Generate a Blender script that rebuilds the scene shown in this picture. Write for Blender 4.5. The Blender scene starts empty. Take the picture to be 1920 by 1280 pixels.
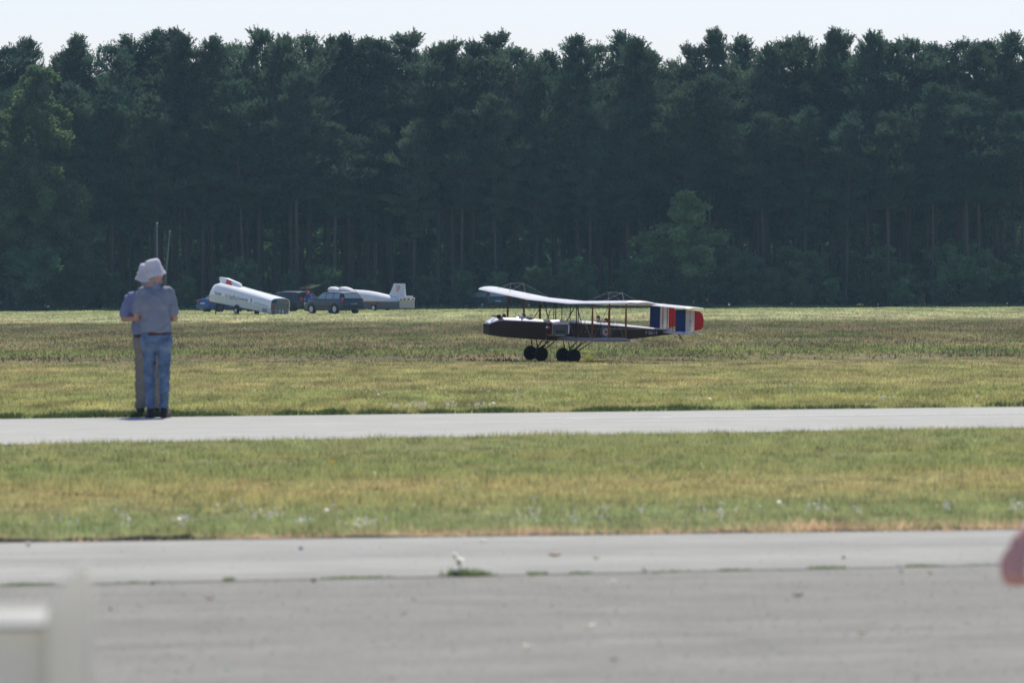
import bpy, bmesh, math, random
import numpy as np
from mathutils import Vector, Matrix, noise

R = math.radians
random.seed(7)
RNG = np.random.default_rng(11)
scene = bpy.context.scene
COL = scene.collection

# ------------------------------------------------------------------ camera
F = 12000.0                      # focal length in pixels of the 1920 px wide photograph
CAM = Vector((0.0, 0.0, 1.5))
pitch = math.atan(97.0 / F)
roll = 0.0045
fwd = Vector((0, math.cos(pitch), -math.sin(pitch)))
right0 = Vector((1, 0, 0))
up0 = right0.cross(fwd)
right = right0 * math.cos(roll) - up0 * math.sin(roll)
up = right.cross(fwd)
cam_data = bpy.data.cameras.new("camera")
cam = bpy.data.objects.new("camera", cam_data)
COL.objects.link(cam)
cam.matrix_world = Matrix((
    (right.x, up.x, -fwd.x, CAM.x),
    (right.y, up.y, -fwd.y, CAM.y),
    (right.z, up.z, -fwd.z, CAM.z),
    (0, 0, 0, 1)))
cam_data.sensor_width = 36.0
cam_data.lens = F / 1920.0 * 36.0
cam_data.clip_start = 0.5
cam_data.clip_end = 6000.0
cam_data.dof.use_dof = True
cam_data.dof.focus_distance = 210.0
cam_data.dof.aperture_fstop = 7.0
scene.camera = cam

# ------------------------------------------------------------------ light
HAZE = 0.00012
SUN_AZ, SUN_EL = R(7), R(54)
world = bpy.data.worlds.new("World")
scene.world = world
world.use_nodes = True
wn, wl = world.node_tree.nodes, world.node_tree.links
wn.clear()
sky = wn.new("ShaderNodeTexSky")
sky.sky_type = 'NISHITA'
sky.sun_disc = False
sky.sun_elevation = SUN_EL
sky.sun_rotation = SUN_AZ
sky.altitude = 0
sky.air_density = 1.0
sky.dust_density = 0.6
sky.ozone_density = 1.6
bg = wn.new("ShaderNodeBackground")
bg.inputs['Strength'].default_value = 0.118
wo = wn.new("ShaderNodeOutputWorld")
tint = wn.new("ShaderNodeVectorMath")          # thin white-blue summer veil over the whole sky
tint.operation = 'MULTIPLY'
tint.inputs[1].default_value = (0.885, 0.89, 1.13)
wl.new(sky.outputs[0], tint.inputs[0])
wl.new(tint.outputs[0], bg.inputs[0])
wl.new(bg.outputs[0], wo.inputs[0])
sd = bpy.data.lights.new("sun", 'SUN')
sd.energy = 4.5
sd.angle = R(0.53)
sd.color = (1.0, 0.945, 0.775)
sun = bpy.data.objects.new("sun", sd)
S = Vector((math.sin(SUN_AZ) * math.cos(SUN_EL), math.cos(SUN_AZ) * math.cos(SUN_EL), math.sin(SUN_EL)))
sun.rotation_mode = 'QUATERNION'
sun.rotation_quaternion = S.to_track_quat('Z', 'Y')
COL.objects.link(sun)

scene.view_settings.view_transform = 'Standard'
scene.view_settings.look = 'None'
scene.view_settings.gamma = 1
scene.view_settings.exposure = 0.06
scene.view_settings.use_curve_mapping = False
scene.render.engine = 'CYCLES'
cy = scene.cycles
cy.use_denoising = True
cy.max_bounces = 6
cy.diffuse_bounces = 3
cy.glossy_bounces = 2
cy.transmission_bounces = 4
cy.transparent_max_bounces = 8
cy.volume_bounces = 0
cy.caustics_reflective = False
cy.caustics_refractive = False

# ------------------------------------------------------------------ helpers
def ray(px, py):
    return (fwd * F + right * (px - 960.0) - up * (py - 640.0)).normalized()

def ground(px, py, z=0.0):
    d = ray(px, py)
    t = (z - CAM.z) / d.z
    return CAM + d * t

def at(px, py, Y):
    d = ray(px, py)
    return CAM + d * (Y / d.y)

def tag(o, label=None, cat=None, group=None, kind=None):
    if label: o['label'] = label
    if cat: o['category'] = cat
    if group: o['group'] = group
    if kind: o['kind'] = kind
    return o

def empty(name, loc=(0, 0, 0), rz=0.0, label=None, cat=None, group=None):
    o = bpy.data.objects.new(name, None)
    o.location = loc
    o.rotation_euler = (0, 0, rz)
    COL.objects.link(o)
    return tag(o, label, cat, group)

def link(name, me, parent=None):
    o = bpy.data.objects.new(name, me)
    COL.objects.link(o)
    if parent: o.parent = parent
    return o

def mat(name, col, rough=0.8, metal=0.0, spec=0.3, noise_amt=0.0, noise_scale=5.0, bump=0.0, bump_scale=30.0, transl=0.0, coat=0.0):
    m = bpy.data.materials.new(name)
    m.use_nodes = True
    nt = m.node_tree
    n, l = nt.nodes, nt.links
    b = n['Principled BSDF']
    b.inputs['Base Color'].default_value = (*col, 1)
    b.inputs['Roughness'].default_value = rough
    b.inputs['Metallic'].default_value = metal
    b.inputs['Specular IOR Level'].default_value = spec
    b.inputs['Coat Weight'].default_value = coat
    tc = n.new('ShaderNodeTexCoord')
    if noise_amt > 0:
        nz = n.new('ShaderNodeTexNoise')
        nz.inputs['Scale'].default_value = noise_scale
        nz.inputs['Detail'].default_value = 5
        l.new(tc.outputs['Object'], nz.inputs['Vector'])
        mr = n.new('ShaderNodeMapRange')
        mr.inputs['From Min'].default_value = 0.3
        mr.inputs['From Max'].default_value = 0.7
        mr.inputs['To Min'].default_value = 1 - noise_amt
        mr.inputs['To Max'].default_value = 1 + noise_amt
        l.new(nz.outputs['Fac'], mr.inputs['Value'])
        mx = n.new('ShaderNodeVectorMath')
        mx.operation = 'SCALE'
        mx.inputs[0].default_value = col
        l.new(mr.outputs[0], mx.inputs['Scale'])
        l.new(mx.outputs[0], b.inputs['Base Color'])
    if bump > 0:
        nb = n.new('ShaderNodeTexNoise')
        nb.inputs['Scale'].default_value = bump_scale
        nb.inputs['Detail'].default_value = 3
        l.new(tc.outputs['Object'], nb.inputs['Vector'])
        bp = n.new('ShaderNodeBump')
        bp.inputs['Strength'].default_value = 1.0
        bp.inputs['Distance'].default_value = bump
        l.new(nb.outputs['Fac'], bp.inputs['Height'])
        l.new(bp.outputs[0], b.inputs['Normal'])
    if transl > 0:
        tr = n.new('ShaderNodeBsdfTranslucent')
        tr.inputs['Color'].default_value = (*col, 1)
        ms = n.new('ShaderNodeMixShader')
        ms.inputs[0].default_value = transl
        l.new(b.outputs[0], ms.inputs[1])
        l.new(tr.outputs[0], ms.inputs[2])
        l.new(ms.outputs[0], n['Material Output'].inputs['Surface'])
    return m

class MB:
    """collects shapes into one mesh"""
    def __init__(s):
        s.v, s.f, s.m = [], [], []
        s.cur = 0
    def add(s, vs, fs):
        b = len(s.v)
        s.v += [tuple(x) for x in vs]
        for f in fs:
            s.f.append(tuple(b + i for i in f)); s.m.append(s.cur)
        return s
    def box(s, c, sz, rot=None):
        hx, hy, hz = sz[0] / 2, sz[1] / 2, sz[2] / 2
        vs = [Vector((x, y, z)) for x in (-hx, hx) for y in (-hy, hy) for z in (-hz, hz)]
        if rot is not None: vs = [rot @ v for v in vs]
        vs = [v + Vector(c) for v in vs]
        return s.add(vs, [(0, 1, 3, 2), (4, 6, 7, 5), (0, 4, 5, 1), (2, 3, 7, 6), (0, 2, 6, 4), (1, 5, 7, 3)])
    def loft(s, rings, cap=True, closed=True):
        n = len(rings[0])
        vs = [p for r in rings for p in r]
        fs = []
        for i in range(len(rings) - 1):
            for j in range(n if closed else n - 1):
                a, b = i * n + j, i * n + (j + 1) % n
                fs.append((a, b, b + n, a + n))
        if cap:
            fs.append(tuple(range(n - 1, -1, -1)))
            fs.append(tuple(range((len(rings) - 1) * n, len(rings) * n)))
        return s.add(vs, fs)
    def tube(s, pts, rad, n=8, cap=True, sx=1.0, sy=1.0):
        pts = [Vector(p) for p in pts]
        if not hasattr(rad, '__len__'): rad = [rad] * len(pts)
        rings = []
        prev = None
        for i, p in enumerate(pts):
            d = (pts[min(i + 1, len(pts) - 1)] - pts[max(i - 1, 0)]).normalized()
            a = prev if prev is not None else (Vector((0, 1, 0)) if abs(d.y) < 0.9 else Vector((1, 0, 0)))
            u = (a - d * a.dot(d)).normalized()
            prev = u
            w = d.cross(u)
            rings.append([p + (u * math.cos(2 * math.pi * k / n) * sx + w * math.sin(2 * math.pi * k / n) * sy) * rad[i] for k in range(n)])
        return s.loft(rings, cap)
    def ball(s, c, r, rot=None, nu=12, nv=8):
        if not hasattr(r, '__len__'): r = (r, r, r)
        rings = []
        for i in range(nv + 1):
            th = math.pi * (i + 0.02) / (nv + 0.04)
            ring = []
            for j in range(nu):
                ph = 2 * math.pi * j / nu
                v = Vector((r[0] * math.sin(th) * math.cos(ph), r[1] * math.sin(th) * math.sin(ph), r[2] * math.cos(th)))
                if rot is not None: v = rot @ v
                ring.append(v + Vector(c))
            rings.append(ring)
        rings.reverse()
        return s.loft(rings, True)
    def cap(s, p0, r0, p1, r1, n=12, sx=1.0, sy=1.0):
        """tapered capsule"""
        p0, p1 = Vector(p0), Vector(p1)
        d = (p1 - p0).normalized()
        pts, rad = [], []
        for a in (80, 60, 35, 0):
            pts.append(p0 - d * r0 * math.sin(R(a)) * 0.9); rad.append(max(r0 * math.cos(R(a)), 1e-3))
        for a in (0, 35, 60, 80):
            pts.append(p1 + d * r1 * math.sin(R(a)) * 0.9); rad.append(max(r1 * math.cos(R(a)), 1e-3))
        return s.tube(pts, rad, n, True, sx, sy)
    def prism(s, poly, y0, y1, ax='y'):
        """polygon in XZ extruded along Y"""
        n = len(poly)
        vs = [(p[0], y0, p[1]) for p in poly] + [(p[0], y1, p[1]) for p in poly]
        fs = [tuple(range(n)), tuple(range(2 * n - 1, n - 1, -1))]
        for i in range(n):
            j = (i + 1) % n
            fs.append((i, i + n, j + n, j))
        return s.add(vs, fs)
    def build(s, name, mats, parent=None, smooth=False, bevel=0.0, sub=0):
        me = bpy.data.meshes.new(name)
        me.from_pydata(s.v, [], s.f)
        if not isinstance(mats, (list, tuple)): mats = [mats]
        for m in mats: me.materials.append(m)
        me.polygons.foreach_set('material_index', s.m)
        bm = bmesh.new(); bm.from_mesh(me)
        bmesh.ops.recalc_face_normals(bm, faces=bm.faces)
        if smooth:
            for f in bm.faces: f.smooth = True
            for e in bm.edges:
                if len(e.link_faces) == 2 and e.calc_face_angle(0) > R(38): e.smooth = False
        bm.to_mesh(me); bm.free()
        o = link(name, me, parent)
        if bevel > 0:
            b = o.modifiers.new('bevel', 'BEVEL'); b.width = bevel; b.segments = 2; b.limit_method = 'ANGLE'
        if sub: 
            b = o.modifiers.new('sub', 'SUBSURF'); b.levels = sub; b.render_levels = sub
        return o

def skin(mb, voxel, smooth=4, wrinkle=0.0, wscale=8.0, seed=0):
    """fuse overlapping shapes into one continuous surface"""
    o = mb.build('tmp', [])
    r = o.modifiers.new('r', 'REMESH'); r.mode = 'VOXEL'; r.voxel_size = voxel
    if smooth:
        q = o.modifiers.new('s', 'SMOOTH'); q.factor = 0.5; q.iterations = smooth
    bpy.context.view_layer.update()
    dg = bpy.context.evaluated_depsgraph_get()
    me = bpy.data.meshes.new_from_object(o.evaluated_get(dg))
    old = o.data
    bpy.data.objects.remove(o); bpy.data.meshes.remove(old)
    if wrinkle > 0:
        for v in me.vertices:
            p = v.co
            a = noise.noise(Vector((p.x * wscale + seed, p.y * wscale, p.z * wscale * 0.55)))
            b = noise.noise(Vector((p.x * wscale * 2.3, p.y * wscale * 2.3 + seed, p.z * wscale * 1.1)))
            d = noise.noise(Vector((p.x * wscale * .6 + p.z * wscale * 1.1 + seed, p.y * wscale, p.z * wscale * .5 - p.x * wscale * .9)))
            v.co += v.normal * wrinkle * (abs(a) * 1.0 - 0.2 + 0.35 * b - 1.1 * max(0.0, 1 - abs(d) * 5.0))
    me.polygons.foreach_set('use_smooth', [True] * len(me.polygons))
    me.update()
    return me

def skinobj(name, me, m, parent):
    me.name = name
    me.materials.clear(); me.materials.append(m)
    return link(name, me, parent)

def tri_mesh(name, V, nper=3, mats=(), uvcol=None):
    """V: (n*3,3) loose triangles"""
    me = bpy.data.meshes.new(name)
    n = len(V) // 3
    me.vertices.add(len(V)); me.vertices.foreach_set('co', np.ascontiguousarray(V, dtype=np.float32).ravel())
    me.loops.add(len(V)); me.loops.foreach_set('vertex_index', np.arange(len(V), dtype=np.int32))
    me.polygons.add(n); me.polygons.foreach_set('loop_start', np.arange(0, len(V), 3, dtype=np.int32))
    me.polygons.foreach_set('loop_total', np.full(n, 3, dtype=np.int32))
    for m in mats: me.materials.append(m)
    me.update(calc_edges=True)
    return me

def spikes(C, A, L, W, rng=RNG):
    """triangles: base centre C, axis A (unit), length L, width W"""
    n = len(C)
    r = rng.normal(size=(n, 3))
    s = np.cross(A, r); s /= np.linalg.norm(s, axis=1)[:, None] + 1e-9
    L = np.broadcast_to(np.asarray(L, float).reshape(-1, 1), (n, 1)); W = np.broadcast_to(np.asarray(W, float).reshape(-1, 1), (n, 1))
    V = np.empty((n, 3, 3))
    V[:, 0] = C - s * W / 2; V[:, 1] = C + s * W / 2; V[:, 2] = C + A * L
    return V.reshape(-1, 3)

def unit(a):
    return a / (np.linalg.norm(a, axis=-1, keepdims=True) + 1e-9)
# ------------------------------------------------------------------ ground materials
def node_rgb_scale(n, l, colsock, valsock):
    mx = n.new('ShaderNodeVectorMath'); mx.operation = 'SCALE'
    l.new(colsock, mx.inputs[0]); l.new(valsock, mx.inputs['Scale'])
    return mx.outputs[0]

def grass_mat(name, u0, u1, slope, stops, wob, patch=(3.0, 0.5), transl=0.52, gain=1.95):
    """colour follows the mown strips: u = y - slope*x (metres), wobbled by noise"""
    m = bpy.data.materials.new(name); m.use_nodes = True
    n, l = m.node_tree.nodes, m.node_tree.links
    b = n['Principled BSDF']; b.inputs['Roughness'].default_value = 0.75; b.inputs['Specular IOR Level'].default_value = 0.25
    g = n.new('ShaderNodeNewGeometry')
    sp = n.new('ShaderNodeSeparateXYZ'); l.new(g.outputs['Position'], sp.inputs[0])
    mm = n.new('ShaderNodeMath'); mm.operation = 'MULTIPLY_ADD'; mm.inputs[1].default_value = -slope
    l.new(sp.outputs[0], mm.inputs[0]); l.new(sp.outputs[1], mm.inputs[2])
    fl = n.new('ShaderNodeVectorMath'); fl.operation = 'MULTIPLY'; fl.inputs[1].default_value = (1, 1.0 / patch[0], 0)
    l.new(g.outputs['Position'], fl.inputs[0])
    nz = n.new('ShaderNodeTexNoise'); nz.inputs['Scale'].default_value = patch[1]; nz.inputs['Detail'].default_value = 6
    nz.inputs['Roughness'].default_value = 0.65
    l.new(fl.outputs[0], nz.inputs['Vector'])
    w = n.new('ShaderNodeMath'); w.operation = 'MULTIPLY_ADD'; w.inputs[1].default_value = wob * 2
    l.new(nz.outputs['Fac'], w.inputs[0]); l.new(mm.outputs[0], w.inputs[2])
    mr = n.new('ShaderNodeMapRange'); mr.inputs['From Min'].default_value = u0 + wob; mr.inputs['From Max'].default_value = u1 + wob
    l.new(w.outputs[0], mr.inputs['Value'])
    cr = n.new('ShaderNodeValToRGB')
    e = cr.color_ramp.elements
    while len(e) > 1: e.remove(e[-1])
    for i, (p, c) in enumerate(stops):
        q = (p - u0) / (u1 - u0)
        el = e[0] if i == 0 else e.new(q)
        el.position = q; el.color = (c[0] * gain * 1.02, c[1] * gain * .985, c[2] * gain * .95, 1)
    l.new(mr.outputs[0], cr.inputs[0])
    # green / straw patches
    n2 = n.new('ShaderNodeTexNoise'); n2.inputs['Scale'].default_value = patch[1] * 4.5; n2.inputs['Detail'].default_value = 7
    n2.inputs['Roughness'].default_value = 0.7
    l.new(fl.outputs[0], n2.inputs['Vector'])
    m2 = n.new('ShaderNodeMapRange'); m2.inputs['From Min'].default_value = 0.32; m2.inputs['From Max'].default_value = 0.68
    m2.inputs['To Min'].default_value = 0.50; m2.inputs['To Max'].default_value = 1.5
    l.new(n2.outputs['Fac'], m2.inputs['Value'])
    n3 = n.new('ShaderNodeTexNoise'); n3.inputs['Scale'].default_value = patch[1] * 2.1; n3.inputs['Detail'].default_value = 5
    l.new(g.outputs['Position'], n3.inputs['Vector'])
    m3 = n.new('ShaderNodeMapRange'); m3.inputs['From Min'].default_value = 0.35; m3.inputs['From Max'].default_value = 0.65
    l.new(n3.outputs['Fac'], m3.inputs['Value'])
    hm = n.new('ShaderNodeMix'); hm.data_type = 'RGBA'; hm.blend_type = 'MULTIPLY'
    tint = n.new('ShaderNodeMix'); tint.data_type = 'RGBA'
    tint.inputs[6].default_value = (0.92, 1.02, 0.93, 1); tint.inputs[7].default_value = (1.12, 0.98, 1.0, 1)
    l.new(m3.outputs[0], tint.inputs[0])
    hm.inputs[0].default_value = 1
    l.new(cr.outputs[0], hm.inputs[6]); l.new(tint.outputs[2], hm.inputs[7])
    col = node_rgb_scale(n, l, hm.outputs[2], m2.outputs[0])
    l.new(col, b.inputs['Base Color'])
    if transl > 0:
        tr = n.new('ShaderNodeBsdfTranslucent'); l.new(col, tr.inputs['Color'])
        ms = n.new('ShaderNodeMixShader'); ms.inputs[0].default_value = transl
        l.new(b.outputs[0], ms.inputs[1]); l.new(tr.outputs[0], ms.inputs[2])
        l.new(ms.outputs[0], n['Material Output'].inputs['Surface'])
    return m

def paving_mat(name, base, slope, streak, speck, rough=0.85, bands=None):
    """worn paving with streaks running along the strip and fine aggregate"""
    m = bpy.data.materials.new(name); m.use_nodes = True
    n, l = m.node_tree.nodes, m.node_tree.links
    b = n['Principled BSDF']; b.inputs['Roughness'].default_value = rough; b.inputs['Specular IOR Level'].default_value = 0.2
    g = n.new('ShaderNodeNewGeometry')
    rot = n.new('ShaderNodeVectorRotate'); rot.rotation_type = 'Z_AXIS'; rot.inputs['Angle'].default_value = -math.atan(slope)
    l.new(g.outputs['Position'], rot.inputs[0])
    st = n.new('ShaderNodeVectorMath'); st.operation = 'MULTIPLY'; st.inputs[1].default_value = (0.12, 1, 1)
    l.new(rot.outputs[0], st.inputs[0])
    def nz(vec, scale, det, lo, hi):
        q = n.new('ShaderNodeTexNoise'); q.inputs['Scale'].default_value = scale; q.inputs['Detail'].default_value = det
        q.inputs['Roughness'].default_value = 0.6
        l.new(vec, q.inputs['Vector'])
        r = n.new('ShaderNodeMapRange'); r.inputs['From Min'].default_value = 0.3; r.inputs['From Max'].default_value = 0.7
        r.inputs['To Min'].default_value = lo; r.inputs['To Max'].default_value = hi
        l.new(q.outputs['Fac'], r.inputs['Value'])
        return r.outputs[0], q.outputs['Fac']
    a, _ = nz(st.outputs[0], 0.9, 5, 1 - streak, 1 + streak)
    c, _ = nz(g.outputs['Position'], 1.6, 10, 1 - streak * 1.1, 1 + streak * 1.1)
    d, f = nz(g.outputs['Position'], 55, 3, 1 - speck, 1 + speck)
    p1 = n.new('ShaderNodeMath'); p1.operation = 'MULTIPLY'; l.new(a, p1.inputs[0]); l.new(c, p1.inputs[1])
    p2 = n.new('ShaderNodeMath'); p2.operation = 'MULTIPLY'; l.new(p1.outputs[0], p2.inputs[0]); l.new(d, p2.inputs[1])
    if bands:                                                # tyre-polished and dusty lanes along the strip
        sy = n.new('ShaderNodeSeparateXYZ'); l.new(rot.outputs[0], sy.inputs[0])
        wv, _ = nz(st.outputs[0], 2.2, 4, -.16, .16)
        aw = n.new('ShaderNodeMath'); l.new(sy.outputs[1], aw.inputs[0]); l.new(wv, aw.inputs[1])
        rg = n.new('ShaderNodeMapRange'); rg.inputs['From Min'].default_value = bands[0][0]; rg.inputs['From Max'].default_value = bands[-1][0]
        l.new(aw.outputs[0], rg.inputs['Value'])
        rp = n.new('ShaderNodeValToRGB'); e = rp.color_ramp.elements
        for i, (u, k) in enumerate(bands):
            q = (u - bands[0][0]) / (bands[-1][0] - bands[0][0])
            el = e[i] if i < 2 else e.new(q)
            el.position = q; el.color = (k, k, k, 1)
        l.new(rg.outputs[0], rp.inputs[0])
        p3 = n.new('ShaderNodeMath'); p3.operation = 'MULTIPLY'; l.new(rp.outputs[0], p3.inputs[0]); l.new(p2.outputs[0], p3.inputs[1]); p2 = p3
    mx = n.new('ShaderNodeVectorMath'); mx.operation = 'SCALE'; mx.inputs[0].default_value = base
    l.new(p2.outputs[0], mx.inputs['Scale']); l.new(mx.outputs[0], b.inputs['Base Color'])
    bp = n.new('ShaderNodeBump'); bp.inputs['Distance'].default_value = 0.004
    l.new(f, bp.inputs['Height']); l.new(bp.outputs[0], b.inputs['Normal'])
    return m

# strip edges in the ground plane: two pixels each, taken out well beyond the frame
def edge(y_left, y_right, ext=3.0):
    a, b = ground(0, y_left), ground(1920, y_right)
    d = b - a
    return a - d * ext, b + d * ext
def slope_of(e): return (e[1].y - e[0].y) / (e[1].x - e[0].x)
E_far = edge(787, 764)          # taxiway, far edge
E_near = edge(836, 804)         # taxiway, near edge (grass tips hide the last of it)
E_g0 = edge(1021, 996)          # grass strip, near edge
E_c0 = edge(1101, 1061)         # joint between pale strip and asphalt
sl = slope_of(E_far)
def y_on(e, x): return e[0].y + slope_of(e) * (x - e[0].x)

G_A = (0.155, 0.160, 0.070); G_TAN = (0.235, 0.195, 0.092); G_GRN = (0.128, 0.155, 0.066); G_BRN = (0.124, 0.105, 0.070)
G_OLV = (0.175, 0.175, 0.072); G_PALE = (0.30, 0.30, 0.16); G_EDGE = (0.26, 0.20, 0.13)
m_near = grass_mat('grass_near_strip', 36, 68, slope_of(E_near) * 0.7, gain=2.5, patch=(2.2, 0.8), wob=1.9, stops=[
    (36, G_EDGE), (39.0, G_EDGE), (39.8, (0.150, 0.170, 0.080)), (42.5, (0.138, 0.162, 0.074)), (44.5, (0.165, 0.17, 0.078)), (46.5, (0.192, 0.180, 0.082)), (49.0, (0.195, 0.178, 0.084)),
    (52, (0.15, 0.162, 0.068)), (55, (0.138, 0.155, 0.066)), (58, (0.155, 0.162, 0.068)), (61, (0.15, 0.165, 0.078)), (68, (0.155, 0.16, 0.07))])
m_mid = grass_mat('grass_beyond_taxiway', 74, 136, sl * 0.8, gain=2.4, wob=2.2, patch=(6.0, 0.28), stops=[
    (74, (0.10, 0.145, 0.055)), (78.5, G_A), (84, G_OLV), (92, (0.155, 0.165, 0.07)), (100, (0.188, 0.178, 0.085)), (110, (0.168, 0.168, 0.075)),
    (122, (0.19, 0.178, 0.088)), (130, (0.195, 0.18, 0.085)), (136, (0.19, 0.175, 0.08))])
m_far = grass_mat('grass_airfield', 128, 520, 0.0, [
    (128, (0.18, 0.17, 0.08)), (134, G_BRN), (141, (0.15, 0.13, 0.08)), (148, (0.130, 0.150, 0.062)), (158, (0.135, 0.145, 0.064)), (172, (0.155, 0.135, 0.085)),
    (195, (0.145, 0.14, 0.07)), (220, (0.13, 0.115, 0.07)), (262, (0.14, 0.13, 0.075)), (288, (0.145, 0.145, 0.075)), (306, (0.27, 0.27, 0.16)),
    (380, (0.26, 0.275, 0.15)), (430, (0.24, 0.26, 0.14)), (500, (0.21, 0.25, 0.10))], 7.0, patch=(12.0, 0.09))

# ground sheet
mb = MB()
GX, GY0, GY1 = 840, -150, 1450
m_soil = mat('soil', (0.11, 0.11, 0.055), rough=0.95, noise_amt=0.4, noise_scale=0.4)
mb.add([(-GX, GY0, 0), (GX, GY0, 0), (GX, GY1, 0), (-GX, GY1, 0)], [(0, 1, 2, 3)])
tag(mb.build('ground', m_soil), kind='structure')

def strip(name, e0, e1, z, m):
    mb = MB()
    a, b, c, d = e0[0], e0[1], e1[1], e1[0]
    mb.add([(a.x, a.y, z), (b.x, b.y, z), (c.x, c.y, z), (d.x, d.y, z)], [(0, 1, 2, 3)])
    return tag(mb.build(name, m), kind='structure')
near_line = (Vector((-60, -60 * 0.3 - 15, 0)), Vector((60, 60 * 0.3 - 15, 0)))
m_taxi = paving_mat('worn_concrete', (0.395, 0.388, 0.358), sl, 0.09, 0.10)
def lane_u(py):
    p = ground(960, py); a_ = math.atan(slope_of(E_c0))
    return -p.x * math.sin(a_) + p.y * math.cos(a_)
m_pale = paving_mat('pale_strip_concrete', (0.345, 0.34, 0.312), slope_of(E_c0), 0.10, 0.10,
                    bands=[(lane_u(y_), k_) for y_, k_ in ((1100, .78), (1080, .84), (1071, .90), (1062, 1.0), (1054, 1.04), (1046, .90), (1036, .88), (1026, .97), (1008, .99), (960, .96))])
m_asph = paving_mat('aged_asphalt', (0.222, 0.215, 0.192), slope_of(E_c0), 0.13, 0.30)
strip('taxiway', E_near, E_far, 0.012, m_taxi)
strip('asphalt_apron', near_line, E_c0, 0.008, m_asph)
strip('concrete_strip', E_c0, E_g0, 0.012, m_pale)
# worn dark and light bands on the pale strip: tyre-polished lanes
def lane(name, ya0, ya1, yb0, yb1, z, m):
    return strip(name, edge(ya0, yb0), edge(ya1, yb1), z, m)
m_lane = paving_mat('tyre_darkened_concrete', (0.300, 0.292, 0.274), slope_of(E_c0), 0.09, 0.08)
m_lane2 = paving_mat('dusty_concrete', (0.35, 0.34, 0.316), slope_of(E_c0), 0.08, 0.08)
# white painted line on the taxiway
m_line = mat('road_paint', (0.86, 0.86, 0.82), rough=0.6, noise_amt=0.15, noise_scale=3)
a, b = ground(1030, 787.5), ground(1930, 776.5)
dl = (b - a)
nrm = Vector((-dl.y, dl.x, 0)).normalized() * 0.17
a2, b2 = a + dl * 0.0, b + dl * 1.5
mb = MB().add([(a2.x, a2.y, .016), (b2.x, b2.y, .016), (b2.x + nrm.x, b2.y + nrm.y, .016), (a2.x + nrm.x, a2.y + nrm.y, .016)], [(0, 1, 2, 3)])
tag(mb.build('painted_line', m_line), kind='structure')

# ------------------------------------------------------------------ grass
def scatter(n, y0, y1, xm=1.18, e0=None, e1=None):
    """random ground points inside the view wedge between depths (or strip edges)"""
    y = np.sqrt(RNG.uniform(y0 ** 2, y1 ** 2, n))
    x = RNG.uniform(-1, 1, n) * y * 0.08 * xm
    k = np.ones(n, bool)
    rag = .55 * (vnoise(x, x * 0, 1.7, 21) - .5) + .5 * (vnoise(x, x * 0, 5.3, 22) - .5)
    if e0 is not None: k &= y > e0[0].y + slope_of(e0) * (x - e0[0].x) + RNG.normal(0, .07, n) + rag * .5
    if e1 is not None: k &= y < e1[0].y + slope_of(e1) * (x - e1[0].x) + RNG.normal(0, .07, n) + rag * 1.4
    return x[k], y[k]

def vnoise(x, y, s, seed=0):
    """cheap smooth value noise, numpy"""
    xs, ys = x * s + seed * 17.3, y * s + seed * 5.1
    xi, yi = np.floor(xs).astype(int), np.floor(ys).astype(int)
    fx, fy = xs - xi, ys - yi
    fx, fy = fx * fx * (3 - 2 * fx), fy * fy * (3 - 2 * fy)
    def h(a, b):
        v = np.sin(a * 127.1 + b * 311.7 + seed * 74.7) * 43758.5453
        return v - np.floor(v)
    return (h(xi, yi) * (1 - fx) + h(xi + 1, yi) * fx) * (1 - fy) + (h(xi, yi + 1) * (1 - fx) + h(xi + 1, yi + 1) * fx) * fy

def blades(x, y, h, w, lean=0.45):
    n = len(x)
    C = np.stack([x, y, np.full(n, -0.003)], 1)
    A = np.stack([RNG.normal(0, lean, n), RNG.normal(0, lean, n), np.ones(n)], 1)
    A = unit(A)
    # base runs mostly across the view so that blades have width
    s = np.stack([RNG.uniform(0.5, 1, n), RNG.normal(0, .5, n), np.zeros(n)], 1)
    s = unit(s)
    V = np.empty((n, 3, 3)); h = h.reshape(-1, 1); w = w.reshape(-1, 1)
    V[:, 0] = C - s * w / 2; V[:, 1] = C + s * w / 2; V[:, 2] = C + A * h
    return V.reshape(-1, 3)

def grass_obj(name, V, m):
    me = tri_mesh(name, V, mats=[m])
    return tag(link(name, me), kind='stuff')

x, y = scatter(260000, 35, 73, e0=E_g0, e1=E_near)
hh = (0.022 + 0.05 * RNG.random(len(x)) ** 2) * (0.6 + 0.9 * vnoise(x, y * .5, 1.6, 1)) * (0.8 + 0.5 * vnoise(x, y, .5, 2))
V = blades(x, y, hh, 0.006 + 0.006 * RNG.random(len(x)))
x, y = scatter(9000, 35, 73, e0=E_g0, e1=E_near)       # a few tall stems
V2 = blades(x, y, 0.06 + 0.07 * RNG.random(len(x)), np.full(len(x), 0.005), 0.25)
grass_obj('grass', np.concatenate([V, V2]), m_near)

x, y = scatter(330000, 73, 137, e0=E_far)
hh = (0.025 + 0.05 * RNG.random(len(x)) ** 1.5) * (0.55 + 0.9 * vnoise(x, y * .4, 1.0, 3)) * np.where(y > 122, .55, 1.0)
grass_obj('grass', blades(x, y, hh, 0.012 + 0.012 * RNG.random(len(x))), m_mid)

x, y = scatter(230000, 133, 300)
hh = (0.04 + 0.08 * RNG.random(len(x)) ** 2) * (0.5 + 0.9 * vnoise(x, y * .3, .5, 4)) * np.where(y < 142, 0.4, 1.0)
grass_obj('grass', blades(x, y, hh, 0.04 + 0.05 * RNG.random(len(x)), .6), m_far)
x, y = scatter(200000, 298, 500)
hh = (0.05 + 0.10 * RNG.random(len(x)) ** 2) * (0.5 + 0.9 * vnoise(x, y * .3, .3, 5))
grass_obj('grass', blades(x, y, hh, 0.10 + 0.12 * RNG.random(len(x)), .6), m_far)
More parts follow.
